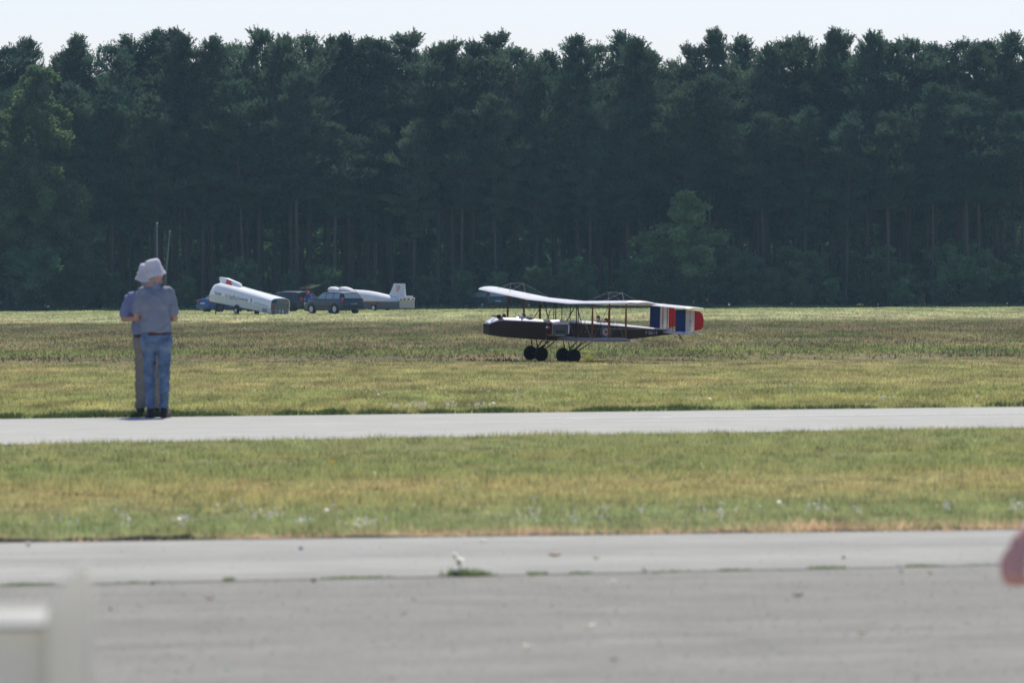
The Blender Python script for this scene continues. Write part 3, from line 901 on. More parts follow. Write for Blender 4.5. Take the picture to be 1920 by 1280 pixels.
EDGE = [(60, 452, 1.25, 'round dark green bush at the foot of the tall birch'), (-20, 470, 1.1, 'dark bush at the left picture edge under the birch'), (150, 500, 1.0, 'low dark bush left of the two men'),
        (205, 505, .9, 'low bush just left of the white hats'), (345, 515, .9, 'low dark bush right of the two men'), (450, 484, 1.05, 'fresh green bush rising behind the white tilted trailer'),
        (545, 505, .8, 'low bush behind the rear end of the tilted trailer'), (605, 495, 1.0, 'green bush behind the open hatchback'), (690, 520, .9, 'dark bush behind the white glider cover'),
        (800, 515, .95, 'dark bush right of the fin marked EP'), (865, 505, .9, 'dark bush left of the biplane wing tip'), (930, 510, 1.0, 'bush behind the raised wing tip of the biplane'),
        (1010, 495, 1.0, 'bush behind the middle of the upper wing'), (1085, 480, 1.1, 'wide bush behind the engines of the biplane'), (1195, 474, 1.15, 'bluish green bush standing behind the wire posts'),
        (1290, 500, .95, 'dark bush below the young birch behind the rudders'), (1378, 462, 1.3, 'largest bush, grey-green, right of the striped rudders'), (1440, 505, .9, 'dark bush beside the largest bush'),
        (1500, 515, .8, 'low dark bush left of the pale meadow patch'), (1560, 520, .8, 'low dark bush above the pale meadow patch'), (1625, 515, .8, 'low bush among trunks right of the meadow patch'),
        (1690, 520, .9, 'low bush among trunks toward the right'), (1760, 515, .85, 'low bush under the yellowish birch top'), (1830, 510, .9, 'bush in front of trunks near the right edge'), (1900, 515, 1.0, 'last bush cut by the right picture edge')]
for k, (px, yt, w, lab) in enumerate(EDGE):
    stand('bush', BUSH[k % 3], 4.7, px, yt, 483.5 + rs.uniform(-1.5, 3), w, lab, 'bushes along the edge of the wood', 'bush')
for k in range(46):
    px = rs.uniform(-30, 1950) if k < 34 else rs.uniform(1440, 1940)
    stand('bush', (BUSHB if px > 1350 or rs.random() < .4 else BUSH)[k % 2], 4.7, px, rs.uniform(448, 510) if px > 1400 else rs.uniform(455, 525), rs.uniform(487.5, 500) if px > 1400 else rs.uniform(488.5, 530), 1.3,
          'leafy bush half hidden among the pine trunks', 'bushes among the trunks', 'bush')
# rank grass right at the foot of the wood
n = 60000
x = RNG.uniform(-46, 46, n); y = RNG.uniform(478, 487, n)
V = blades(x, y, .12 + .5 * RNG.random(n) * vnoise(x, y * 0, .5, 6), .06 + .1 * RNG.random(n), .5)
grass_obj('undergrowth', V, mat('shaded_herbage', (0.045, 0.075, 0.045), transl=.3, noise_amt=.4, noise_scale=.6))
# ------------------------------------------------------------------ the biplane
m_olive = mat('dark_doped_fabric', (0.054, 0.036, 0.026), rough=.6, spec=.3, noise_amt=.2, noise_scale=3)
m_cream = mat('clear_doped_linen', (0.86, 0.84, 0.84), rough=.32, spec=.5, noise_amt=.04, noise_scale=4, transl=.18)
m_silver = mat('aluminium_sheet', (0.78, 0.78, 0.77), rough=.30, metal=.55, noise_amt=.1, noise_scale=8)
m_panel = mat('darkened_aluminium', (0.13, 0.145, 0.15), rough=.5, metal=.2, noise_amt=.15, noise_scale=10)
m_wood = mat('varnished_wood', (0.20, 0.068, 0.026), rough=.4, noise_amt=.25, noise_scale=12, coat=.3)
m_black = mat('black_tube', (0.012, 0.012, 0.013), rough=.5)
m_tyre = mat('rubber', (0.024, 0.020, 0.018), rough=.75, noise_amt=.3, noise_scale=8)
m_red = mat('red_dope', (0.62, 0.035, 0.04), rough=.5, transl=.2)
m_blue = mat('blue_dope', (0.018, 0.045, 0.155), rough=.5, transl=.12)
m_ivory = mat('ivory_dope', (0.78, 0.74, 0.67), rough=.5, transl=.4)
m_rad = mat('copper_radiator', (0.22, 0.05, 0.03), rough=.5, noise_amt=.3, noise_scale=40)
m_ltr = mat('white_lettering', (0.55, 0.55, 0.50), rough=.6)
m_wire = mat('bracing_wire', (0.30, 0.30, 0.28), rough=.4, metal=.6)

PX0, PD = 1060, 133.0
TH = R(29)
g0 = at(PX0, 678, PD)
root_loc = Vector((g0.x, PD, 0.015))
plane = empty('biplane', root_loc, 0, 'large model twin-engined biplane with white wings, dark fuselage and striped rudders', 'model aircraft')
xa = Vector((-math.cos(TH), -math.sin(TH), 0)); ya = Vector((math.sin(TH), -math.cos(TH), 0))
M0 = Matrix((( xa.x, ya.x, 0), (xa.y, ya.y, 0), (0, 0, 1)))
PM = M0 @ Matrix.Rotation(R(-2.8), 3, 'X')
plane.rotation_mode = 'QUATERNION'
plane.rotation_quaternion = PM.to_quaternion()
PMI = PM.inverted()
def L(px, py, y):
    """point on the aircraft's own plane Y=y seen at a pixel"""
    o = PMI @ (CAM - root_loc); d = PMI @ ray(px, py)
    t = (y - o.y) / d.y
    p = o + d * t
    return Vector((p.x, y, p.z))

FW = .17
top = [(919, 607.5), (935, 601), (946, 600.5), (1000, 603), (1030, 605), (1080, 606), (1120, 608), (1150, 610.5), (1180, 613), (1215, 616), (1245, 618.5), (1276, 621)]
bot = [(919, 627), (935, 630), (946, 632), (1000, 636), (1030, 637.5), (1080, 639), (1120, 639), (1150, 638), (1180, 636.5), (1215, 633), (1245, 629.5), (1276, 625.5)]
wid = [.13, .17, .17, .17, .17, .17, .17, .155, .13, .10, .07, .03]
rings = []; decks = []
for (a, b, w) in zip(top, bot, wid):
    T, B = L(a[0], a[1], FW), L(b[0], b[1], FW)
    X = (T.x + B.x) / 2; zt, zb = T.z, B.z
    rings.append([(X, w, zb + .01), (X, w, zt), (X, -w, zt), (X, -w, zb + .01), (X, -w * .8, zb), (X, w * .8, zb)])
    cr = .055 * (w / .17)
    decks.append([(X, w * c, zt + .002 + cr * s) for c, s in [(.995, 0), (.85, .45), (.5, .85), (0, 1), (-.5, .85), (-.85, .45), (-.995, 0)]])
MB().loft(rings).build('fuselage', m_olive, plane, bevel=.012)
def deck(i0, i1, m, name='deck'):
    return MB().loft(decks[i0:i1 + 1]).build(name, m, plane, smooth=True)
deck(0, 1, m_silver, 'nose_cap')
d_ = MB(); d_.loft([[(p[0] - .12 * 0, p[1], p[2]) for p in decks[2]]] + decks[3:5]).build('deck', m_silver, plane, smooth=True)
deck(5, 11, m_cream)
# cockpit wells, coaming
for px, r in ((938, .09), (982, .12), (1121, .10), (1137, .09)):
    p = L(px + 7, 603 if px < 1100 else 609, 0)
    mb = MB(); rr = []
    for k in range(17):
        a = k * math.pi / 8; rr.append((p.x + r * math.cos(a), r * .85 * math.sin(a), p.z + (.062 if px < 1100 else .055) - .01 * (px < 960)))
    mb.tube(rr, .012, 6, cap=False)
    mb.build('cockpit_coaming', m_wood if px > 1100 else m_black, plane)
# windscreen
ws = L(976, 600, 0)
MB().box((ws.x, 0, ws.z + .07), (.006, .2, .09), Matrix.Rotation(R(25), 3, 'Y')).build('windscreen', m_silver, plane)

# wings
ROOTZ = L(1060, 571.5, .9).z
LOWZ = L(1095, 640.0, 1.0).z - .01
def airfoil(c, t, camber):
    pts = []
    xs = [0, .02, .07, .18, .35, .55, .78, 1.0]
    for x in xs: pts.append((.5 - x, camber * 4 * x * (1 - x) + t * (2.6 * math.sqrt(x) * (1 - x) * .5 + .02)))
    for x in reversed(xs[1:-1]): pts.append((.5 - x, camber * 4 * x * (1 - x) - t * (1.0 * math.sqrt(x) * (1 - x) * .5)))
    return [(a * c, b) for a, b in pts]
def wing(name, half, cy, z0, dih, chord, inc, parent):
    mb = MB()
    st = []
    ys = [-half, -half + .06, -half + .2, -half + .5]
    y = -half + .8
    while y < half - .6: ys.append(y); y += .3
    ys += [half - .5, half - .2, half - .06, half]
    rings = []
    for y in ys:
        d = (half - abs(y))
        c = chord * (1 if d > .25 else (.55 + .45 * math.sqrt(max(0, 1 - (1 - d / .25) ** 2))))
        z = z0 + max(0, abs(y) - cy) * math.tan(dih)
        ring = []
        for a, b in airfoil(c, .085 if d > .03 else .02, .028):
            ca, sa = math.cos(inc), math.sin(inc)
            ring.append((a * ca - b * sa - (chord - c) * .12, y, z + a * sa + b * ca))
        rings.append(ring)
    mb.loft(rings)
    return mb.build(name, m_cream, parent, smooth=True)
CH = .88
uw = wing('upper_wing', 3.22, .85, ROOTZ, R(3.0), CH, R(2.5), plane)
m_save = m_cream; m_cream = mat('shaded_soiled_linen', (0.30, 0.31, 0.30), rough=.6, noise_amt=.08, noise_scale=4)  # grime plus the upper wing's shade, both put into this colour
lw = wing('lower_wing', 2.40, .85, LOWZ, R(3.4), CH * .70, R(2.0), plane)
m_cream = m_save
def uz(y): return ROOTZ + max(0, abs(y) - .85) * math.tan(R(2.9))
def lz(y): return LOWZ + max(0, abs(y) - .85) * math.tan(R(3.4))
# ailerons : trailing panels on the outer wings
for s in (-1, 1):
    for (zf, nm, half) in ((uz, 'aileron', 2.75), (lz, 'aileron', 2.2)):
        mb = MB(); rr = []
        for y in np.linspace(1.55, half, 5):
            z = zf(y) - .012
            rr.append([(-.36, s * y, z + .018), (-.49, s * y, z - .012), (-.36, s * y, z - .006)])
        mb.loft(rr); mb.build(nm, m_cream, plane)

# interplane struts
def strut(p0, p1, m, name='strut', w=.020):
    q = .62 if m is m_black and name != 'undercarriage_strut' else .9
    mb = MB(); mb.tube([p0, (Vector(p0) + Vector(p1)) / 2, p1], [w * .6 * q, w * 1.0 * q, w * .6 * q], 8, True, .6, 1.5)
    return mb.build(name, m, plane, smooth=True)
for y in (-2.15, -1.45, 1.45, 2.15):
    for x in (.20, -.19):
        strut((x, y, lz(y) + .02), (x, y, uz(y) + .01), m_wood, 'interplane_strut', .019)
for y in (-.78, .78):
    for x in (.20, -.19):
        strut((x, y, lz(y) + .02), (x, y, uz(y) + .01), m_black, 'interplane_strut', .016)
for y in (-.17, .17):
    for x in (.20, -.19):
        strut((x, y, LOWZ + .3), (x, y, uz(y) + .01), m_black, 'cabane_strut', .013)
for y in (-.5, .5):
    strut((.42, y * 1.4, LOWZ + .35), (.15, y * 1.35, uz(.7)), m_black, 'engine_strut', .013)
    strut((.02, y * 1.4, LOWZ + .35), (.15, y * 1.35, uz(.7)), m_black, 'engine_strut', .013)
# bracing wires
def wires(parent):
    mb = MB()
    def w(a, b): mb.tube([a, b], .0035, 4)
    for s in (-1, 1):
        st = [.78, 1.45, 2.15]
        for a, b in zip(st[:-1], st[1:]):
            for x in (.20, -.19):
                w((x, s * a, lz(a)), (x, s * b, uz(b))); w((x, s * a, uz(a)), (x, s * b, lz(b)))
        for x in (.20, -.19):
            w((x, s * .17, LOWZ + .3), (x, s * .78, uz(.78))); w((x, s * .17, uz(0)), (x, s * .78, lz(.78)))
        w((-.3, s * .12, LOWZ + .22), (-2.2, s * .55, L(1232, 617, .55).z))
    return mb.build('bracing_wires', m_wire, plane)
wires(plane)
# kingposts above the outer wings with their wire triangles
for s in (-1, 1):
    y = s * 2.08
    A, B = (.20, y, uz(2.08) + .02), (-.19, y, uz(2.08) + .02)
    A2, B2 = (.18, y, uz(2.08) + .25), (-.13, y, uz(2.08) + .24)
    for a, b in ((A, A2), (B, B2)):
        MB().tube([a, b], .005, 6).build('kingpost', m_wire, plane)
    mb = MB(); mb.tube([A2, B2], .004, 5)
    for t in ((.2, s * 2.75, uz(2.75) + .03), (.2, s * 1.0, uz(1) + .03)): mb.tube([A2, t], .0025, 4); mb.tube([B2, (-.19, t[1], t[2])], .0025, 4)
    mb.build('kingpost_bracing', m_wire, plane)

# engines
EZ0 = L(1048, 628.5, .78).z; EZ1 = L(1048, 602.5, .78).z
for s in (1, -1):
    y = s * .72
    eng = MB(); eh = (EZ1 - EZ0)
    def sec(x, w, zb, zt):
        return [(x, y + w, zb), (x, y + w, zt - .06), (x, y + w * .75, zt - .015), (x, y + w * .35, zt + .015), (x, y, zt + .022), (x, y - w * .35, zt + .015), (x, y - w * .75, zt - .015), (x, y - w, zt - .06), (x, y - w, zb), (x, y - w * .5, zb - .02), (x, y + w * .5, zb - .02)]
    eng.loft([sec(.79, .115, EZ0 + .01, EZ1), sec(.62, .12, EZ0, EZ1 + .01), sec(.46, .12, EZ0 + .01, EZ1), sec(.38, .09, EZ0 + .04, EZ1 - .04)])
    e = eng.build('engine_cowling', m_silver, plane, smooth=True)
    pm = MB()
    for (x0, x1, z0, z1) in ((.785, .42, .01, eh - .065), (.78, .43, eh - .075, eh - .06)):
        pm.box(((x0 + x1) / 2, y + s * .121, EZ0 + (z0 + z1) / 2), (x0 - x1, .006, z1 - z0))
    pm.build('side_panel', m_panel, e)  # dark sheet: shade of the cowling's side put into its colour
    pl = MB()
    for k in range(7): pl.box((.70 - k * .03, y + s * .1255, EZ0 + .08), (.012, .005, .06))
    pl.build('louvre', m_black, e)
    rd = MB(); rd.box((.80, y, (EZ0 + EZ1) / 2 - .005), (.03, .215, eh - .05)); rd.build('radiator', m_rad, e)
    fr = MB()
    for k in range(6): fr.box((.817, y - .09 + k * .036, (EZ0 + EZ1) / 2 - .005), (.004, .008, eh - .07))
    fr.build('radiator_shutter', m_black, e)
    # two-blade wooden propeller stopped at a slant
    hub = Vector((.85, y, (EZ0 + EZ1) / 2 + .015)); ang = R(14) if s > 0 else R(62)
    mb = MB(); rr = []
    for t in (-1, -.75, -.4, -.1, 0, .1, .4, .75, 1):
        q = hub + Vector((0, math.sin(ang), math.cos(ang))) * t * .37
        ww = .012 + .028 * math.sin(math.pi * min(1, abs(t) * 1.05)) if abs(t) > .05 else .02
        u = Vector((.35, math.cos(ang), -math.sin(ang))).normalized()
        v = Vector((1, 0, 0))
        rr.append([q + u * ww, q + v * .010, q - u * ww, q - v * .010])
    mb.loft(rr); pr = mb.build('propeller', m_wood, plane)
    MB().tube([hub - Vector((.05, 0, 0)), hub + Vector((.03, 0, 0))], [.03, .022], 10).build('spinner', m_silver, pr)
    ex = MB(); 0 and ex.tube([(.5, y + s * .10, EZ1 - .02), (.45, y + s * .15, EZ1 + .05), (.30, y + s * .15, EZ1 + .10)], .014, 8)

# undercarriage: two pairs of wheels on V struts
for s in (1, -1):
    y0 = s * .70
    ax = L(1065.5 if s > 0 else 1004.5, 665, y0); X = ax.x; RZ = .150 if s > 0 else .118
    axle = MB(); axle.tube([(X, y0 - .27, RZ), (X, y0 + .27, RZ)], .014, 8); axle.build('axle', m_black, plane)
    for dy in (-.235, .235):
        w = MB(); rr = []
        for (rad, off) in ((.02, .03), (.10, .028), (.118, .036), (.148, .026), (.155, 0), (.148, -.026), (.118, -.036), (.10, -.028), (.02, -.03)):
            rr.append([(X + rad * math.cos(a * math.pi / 14), y0 + dy + off, RZ + rad * math.sin(a * math.pi / 14)) for a in range(28)])
        w.loft(rr); wh = w.build('wheel', m_tyre, plane, smooth=True)
        h = MB(); h.tube([(X, y0 + dy - .045, RZ), (X, y0 + dy + .045, RZ)], .022, 10); h.build('hub', m_black, wh)
        if dy * s > 0:
            v = MB(); v.box((X + .06, y0 + dy + s * .031, RZ + .05), (.02, .004, .02)); v.build('valve', m_black, wh)
    for dy in (-.12, .12):
        for dx, tz in ((.06, LOWZ + .0), (-.26, LOWZ + .0), (-.52, LOWZ + .01)):
            strut((X, y0 + dy, RZ), (X + dx, y0 + dy * .9, tz), m_black, 'undercarriage_strut', .012 if dx > -.4 else .009)
# landing light, small fittings
MB().ball(tuple(L(1097, 622, FW + .02)), (.02, .01, .02)).build('filler_cap', m_panel, plane, smooth=True)

# tail
def TL(px, py, y): return L(px, py, y)
for s in (1, -1):
    y = s * .55
    dx = 0 if s > 0 else -48; dyp = 0 if s > 0 else -6.0
    zb_ = L(1290 + dx, 622 + dyp, y).z; zt_ = L(1290 + dx, 580 + dyp, y).z
    xs_ = [L(q + dx, 600 + dyp, y).x for q in (1267, 1285, 1301.5, 1319)]
    def panel(poly, m, nm, parent, th=.012):
        return MB().prism(poly, y - th, y + th).build(nm, m, parent)
    r = panel([(xs_[0], zb_ + .01), (xs_[0], zt_), (xs_[1], zt_), (xs_[1], zb_)], m_blue, 'rudder', plane)
    panel([(xs_[1] - .001, zb_), (xs_[1] - .001, zt_), (xs_[2], zt_ - .02), (xs_[2], zb_ + .01)], m_ivory, 'white_stripe', r)
    H = zt_ - zb_
    panel([(xs_[2] - .001, zb_ + .015), (xs_[2] - .001, zt_ - .025), (xs_[3] + .09, zt_ - .05), (xs_[3] + .03, zt_ - .11), (xs_[3], zt_ - .22), (xs_[3] + .015, zb_ + .11), (xs_[3] + .06, zb_ + .05)], m_red, 'red_stripe', r)
    hb = MB(); hb.tube([((xs_[1] + xs_[2]) / 2, y + s * .014, zb_ + .02), ((xs_[1] + xs_[2]) / 2, y + s * .014, zt_ - .03)], .003, 4)
    hb.box(((xs_[1] + xs_[2]) / 2, y + s * .02, zb_ + .22), (.05, .012, .012)); hb.build('hinge_line', m_black, r)
    if s > 0: XT = xs_; ZB, ZT = zb_, zt_
xt = (XT[0] + XT[3]) / 2 + .03
tz0 = L(1270, 623.5, 0.2).z; tz1 = L(1268, 575, .1).z
for nm, z, half, ch in (('upper_tailplane', tz1, .92, .58), ('lower_tailplane', tz0, .86, .58)):
    mb = MB(); rr = []
    for y in (-half, -half + .06, -half + .2, 0, half - .2, half - .06, half):
        d = half - abs(y); c = ch * (1 if d > .1 else .62 + 3.8 * d)
        rr.append([(xt + a + .05, y, z + b) for a, b in airfoil(c, .05 if d > .02 else .02, .008)])
    mb.loft(rr); mb.build(nm, m_cream, plane, smooth=True)
for y in (-.3, .3, -.12, .12):
    strut((xt + .12, y, tz0), (xt + .12, y, tz1), m_black if abs(y) > .2 else m_wood, 'tail_strut', .010)
    if abs(y) > .2: strut((xt - .03, y, tz0), (xt - .03, y, tz1), m_black, 'tail_strut', .009)
a, b = L(1272, 626, 0), L(1281, 639, 0)
MB().tube([a, b], [.014, .012], 8).build('tail_skid', mat('red_brown_ash', (.32, .08, .04), rough=.5), plane)
# roundel
rc = L(1135.5, 622, FW * .98); rw = [.165]
for k, (r_, m) in enumerate(((.128, mat('pale_ring', (0.16, 0.19, 0.18), rough=.6)), (.108, m_blue), (.082, m_ivory), (.033, m_red))):
    mb = MB(); yy = FW - .004 + .004 * (k + 1)
    ring = [[(rc.x + r_ * math.cos(a * math.pi / 18), y_, rc.z + r_ * math.sin(a * math.pi / 18)) for a in range(36)] for y_ in (yy - .004, yy)]
    mb.loft(ring); 
    if k == 0: rnd = mb.build('roundel', m, plane)
    else: mb.build(['', 'blue_ring', 'white_ring', 'red_centre'][k], m, rnd)

def text(name, s, size, loc, rot, m, parent, align='CENTER', ext=.001, xscale=1.0):
    cu = bpy.data.curves.new(name, 'FONT'); cu.body = s; cu.size = size; cu.extrude = ext
    cu.align_x = align; cu.align_y = 'CENTER'; cu.resolution_u = 3
    t = bpy.data.objects.new('t', cu); COL.objects.link(t); bpy.context.view_layer.update()
    me = bpy.data.meshes.new_from_object(t.evaluated_get(bpy.context.evaluated_depsgraph_get())); bpy.data.objects.remove(t)
    me.name = name; me.materials.clear(); me.materials.append(m)
    o = link(name, me, parent)
    o.location = loc; o.rotation_mode = 'XYZ'; o.rotation_euler = rot; o.scale = (xscale, 1, 1)
    return o
tc_ = L(1221.5, 624, .10)
# letters read from the port side: text x axis points to the tail (-X)
to = text('serial_lettering', 'F\u20098614', .115, (0, 0, 0), (0, 0, 0), m_ltr, plane)
tang = math.atan2(wid[8] - wid[10], L(1180, 620, .1).x - L(1245, 620, .1).x)
ex_ = Vector((-math.cos(tang), -math.sin(tang), 0.02)).normalized(); ez_ = Vector((0, 0, 1)); ey_ = ez_
nx_ = ex_.cross(ez_).normalized(); ez_ = nx_.cross(ex_)
yl = np.interp(tc_.x, [L(1245, 620, .1).x, L(1215, 620, .1).x, L(1180, 620, .1).x], [.07, .10, .13])
to.matrix_basis = Matrix(((ex_.x, ez_.x, nx_.x, tc_.x), (ex_.y, ez_.y, nx_.y, float(yl) + .006), (ex_.z, ez_.z, nx_.z, tc_.z), (0, 0, 0, 1)))
# ring-mounted gun on the nose
gp = L(938, 599, 0)
mb = MB(); mb.tube([gp + Vector((-.02, 0, .05)), gp + Vector((.22, .03, .085))], [.018, .012], 8); mb.tube([gp + Vector((.0, 0, .0)), gp + Vector((.03, 0, .06))], .012, 6)
mb.tube([gp + Vector((.05, .0, .065)), gp + Vector((.05, .05, .065))], .045, 14); mb.build('machine_gun', m_black, plane)

# ------------------------------------------------------------------ dummy airmen sitting in the cockpits
m_leather = mat('dark_leather', (0.045, 0.028, 0.022), rough=.6)
m_skin = mat('skin', (0.50, 0.27, 0.20), rough=.55, noise_amt=.08, noise_scale=20)
m_helm = mat('flying_cap_dark', (0.02, 0.018, 0.022), rough=.6)
m_scarf = mat('pale_scarf', (.6, .55, .5), rough=.8)
def airman(px, py, label, y=0, cap=m_helm, sc=1.0):
    p = L(px, py, y)                     # head centre
    w = root_loc + PM @ p
    o = empty('dummy_airman', w, 0, label, 'figure', 'dummy airmen in the biplane')
    o.rotation_mode = 'QUATERNION'; o.rotation_quaternion = PM.to_quaternion(); o.scale = (sc, sc, sc)
    mb = MB(); mb.cap((0, 0, -.05), .03, (0, 0, -.02), .028); mb.ball((0.004, 0, 0), (.038, .033, .045)); mb.ball((.04, 0, -.004), (.012, .007, .010))
    mb.ball((0, .034, -.004), (.008, .006, .012)); mb.ball((0, -.034, -.004), (.008, .006, .012)); mb.ball((.02, 0, -.035), (.02, .018, .012))
    link('head', skinme(mb, .005, m_skin), o)
    mb = MB(); mb.ball((-.006, 0, .012), (.042, .038, .042)); mb.ball((-.02, 0, -.015), (.03, .036, .035)); mb.ball((.018, 0, .006), (.026, .03, .012))
    link('flying_cap', skinme(mb, .005, cap), o)
    mb = MB(); mb.cap((-.01, 0, -.22), .07, (-.01, 0, -.11), .07, sx=.8, sy=1.1)
    for s in (1, -1): mb.cap((0, s * .075, -.10), .03, (.06, s * .10, -.19), .025)
    link('jacket', skinme(mb, .009, m_leather), o)
    MB().tube([(.028 * math.cos(a), .03 * math.sin(a), -.062) for a in np.linspace(0, 6.28, 13)], .012, 6).build('scarf', m_scarf, o, smooth=True)
    return o
def skinme(mb, vox, m):
    me = skin(mb, vox, 2); me.materials.clear(); me.materials.append(m); return me
airman(944.5, 592.5, 'dummy gunner in a dark cap behind the nose gun of the biplane', cap=m_helm)
airman(981.5, 591.5, 'dummy pilot seated ahead of the wings of the biplane', y=-.04, cap=m_helm)
airman(1121, 595.5, 'dark-headed dummy gunner behind the wings, left of its partner', y=0, cap=m_helm)
airman(1136, 600.5, 'dummy gunner with a pale face sitting above the roundel', y=-.02, cap=m_leather)

# ------------------------------------------------------------------ cars
def car_paint(name, col): return mat(name, col, rough=.38, spec=.4, coat=.2, noise_amt=.05, noise_scale=2)
m_glass = mat('car_glass', (0.22, 0.28, 0.29), rough=.12, spec=.8, coat=.5)
m_dglass = mat('tinted_glass', (0.04, 0.055, 0.065), rough=.3)
m_plastic = mat('black_plastic', (.02, .02, .022), rough=.6)
m_rim = mat('wheel_trim', (.50, .51, .52), rough=.4, metal=.4)
m_tail = mat('tail_lamp', (.45, .03, .02), rough=.25)
m_lamp = mat('headlamp_glass', (.55, .57, .58), rough=.15, metal=.3)
m_plate = mat('number_plate', (.6, .6, .58), rough=.5)
def car(name, label, loc, yaw, paint, style='estate', hatch=False, cat='car', scale=1.0, m_rim=m_rim, m_glass=m_glass):
    """local +X is the front"""
    o = empty(name, loc, yaw, label, cat)
    o.scale = (scale,) * 3
    Lh = 2.2
    if style == 'estate':
        prof = [(2.18, .62), (2.12, .74), (1.7, .84), (1.05, .93), (.95, .95), (.35, 1.36), (-.3, 1.43), (-1.3, 1.42), (-1.85, 1.36), (-2.10, .98), (-2.2, .70)]
    else:
        prof = [(2.12, .60), (2.05, .72), (1.6, .84), (1.0, .93), (.9, .95), (.30, 1.35), (-.3, 1.40), (-.95, 1.36), (-1.55, 1.02), (-2.0, .96), (-2.1, .68)]
    belt = .93; W = .84; WR = .64
    rings = []
    for x, zt in prof:
        nose = min(1, (2.25 - abs(x)) / .25); w = W * (.90 + .10 * max(0, nose))
        zb = .22 if abs(x) < 2.0 else .30
        if zt > belt + .02:
            wr = WR + .02; pr = [(w * .93, zb), (w, .40), (w, .72), (w * .97, belt), (wr, zt - .06), (wr * .82, zt), (0, zt + .015)]
        else:
            pr = [(w * .93, zb), (w, .38), (w, min(.6, zt - .1)), (w * .985, zt - .07), (w * .95, zt - .03), (w * .8, zt), (0, zt + .02)]
        rings.append([(x, y, z) for y, z in pr] + [(x, -y, z) for y, z in reversed(pr[:-1])])
    mb = MB(); mb.loft(rings); body = mb.build('body', paint, o, smooth=True, bevel=.02)
    # side windows
    def side(x, z):        # outward face of the cabin side at height z
        t = (z - belt) / (1.36 - belt); return W * .97 + (WR + .02 - W * .97) * t + .008
    lims = {'estate': [(.78, .30, -.18, -.20), (-.26, -.26, -1.02, -1.02), (-1.10, -1.10, -1.80, -1.72)], 'saloon': [(.76, .28, -.20, -.22), (-.28, -.28, -1.0, -.95)]}[style]
    for s in (1, -1):
        for (xa_, xb_, xc_, xd_) in lims:
            z0, z1 = .97, 1.30
            q = [(xa_, s * side(0, z0), z0), (xb_, s * side(0, z1), z1), (xd_, s * side(0, z1), z1), (xc_, s * side(0, z0), z0)]
            n_ = Vector((0, s * .012, .003))
            MB().add([Vector(p) + n_ for p in q] + [Vector(p) - n_ for p in q], [(0, 1, 2, 3), (7, 6, 5, 4), (0, 4, 5, 1), (1, 5, 6, 2), (2, 6, 7, 3), (3, 7, 4, 0)]).build('side_window', m_glass, o)
        MB().ball((.72, s * (W + .08), 1.0), (.06, .09, .06)).build('wing_mirror', paint, o, smooth=True)
        rl = MB(); rl.box((0, s * (W + .004), .50), (3.0, .03, .05)); rl.build('rubbing_strip', m_plastic, o)
        for x in (1.32, -1.30):
            a = MB(); rr = []
            for (rad, off) in ((.14, .10), (.22, .10), (.30, .11), (.315, .06), (.315, -.08), (.22, -.09)):
                rr.append([(x + rad * math.cos(k * math.pi / 12), s * (W - .10 + off), .315 + rad * math.sin(k * math.pi / 12)) for k in range(24)])
            a.loft(rr); wh = a.build('wheel', m_tyre, o, smooth=True)
            h = MB(); h.tube([(x, s * (W - .02), .315), (x, s * (W + .025), .315)], [.21, .19], 20)
            h.build('rim', m_rim, wh)
            ar = MB(); pts = [(x + .37 * math.cos(t), s * (W + .005), .315 + .37 * math.sin(t)) for t in np.linspace(-.15, math.pi + .15, 14)]
            ar.tube(pts, .035, 6); ar.build('wheel_arch', m_plastic, o)
        # lamps
        MB().box((2.13, s * .62, .66), (.10, .34, .14), Matrix.Rotation(R(-8), 3, 'Y')).build('headlight', m_lamp, o)
        if style == 'estate': MB().box((-2.05, s * .745, .88), (.16, .12, .28), Matrix.Rotation(R(-12), 3, 'Y')).build('tail_light', m_tail, o)
        else: MB().box((-2.06, s * .66, .82), (.12, .30, .12)).build('tail_light', m_tail, o)
    # screens
    MB().add([(.93, .66, .965), (.93, -.66, .965), (.40, -.56, 1.33), (.40, .56, 1.33)], [(0, 1, 2, 3)]).build('windscreen', m_glass, o).location = (.02, 0, .02)
    if not hatch:
        if style == 'estate': MB().add([(-2.115, .62, 1.0), (-2.115, -.62, 1.0), (-1.90, -.54, 1.32), (-1.90, .54, 1.32)], [(0, 3, 2, 1)]).build('rear_window', m_glass, o).location = (-.03, 0, .0)
        else: MB().add([(-1.50, .60, 1.06), (-1.50, -.60, 1.06), (-1.0, -.54, 1.34), (-1.0, .54, 1.34)], [(0, 3, 2, 1)]).build('rear_window', m_glass, o).location = (-.02, 0, .015)
    else:
        MB().add([(-2.13, .60, .78), (-2.13, -.60, .78), (-1.88, -.56, 1.33), (-1.88, .56, 1.33)], [(0, 3, 2, 1)]).build('boot_opening', m_plastic, o)
        tg = MB(); tg.box((-2.15, 0, 1.74), (1.05, 1.18, .05), Matrix.Rotation(R(14), 3, 'Y')); t_ = tg.build('raised_tailgate', paint, o, bevel=.01)
        MB().box((-2.15, 0, 1.775), (.55, 1.0, .012), Matrix.Rotation(R(14), 3, 'Y')).build('tailgate_glass', m_glass, t_)
        for s in (1, -1): MB().tube([(-1.95, s * .58, 1.2), (-2.2, s * .56, 1.70)], .012, 6).build('gas_strut', m_rim, o)
    for x in (2.16, -2.17):
        MB().box((x, 0, .45), (.12, 1.56, .20)).build('bumper', m_plastic if name != 'blue_car' else paint, o, bevel=.03)
        MB().box((x + (.065 if x > 0 else -.02), 0, .50 if x > 0 else .66), (.02, .52, .11)).build('number_plate', m_plate, o)
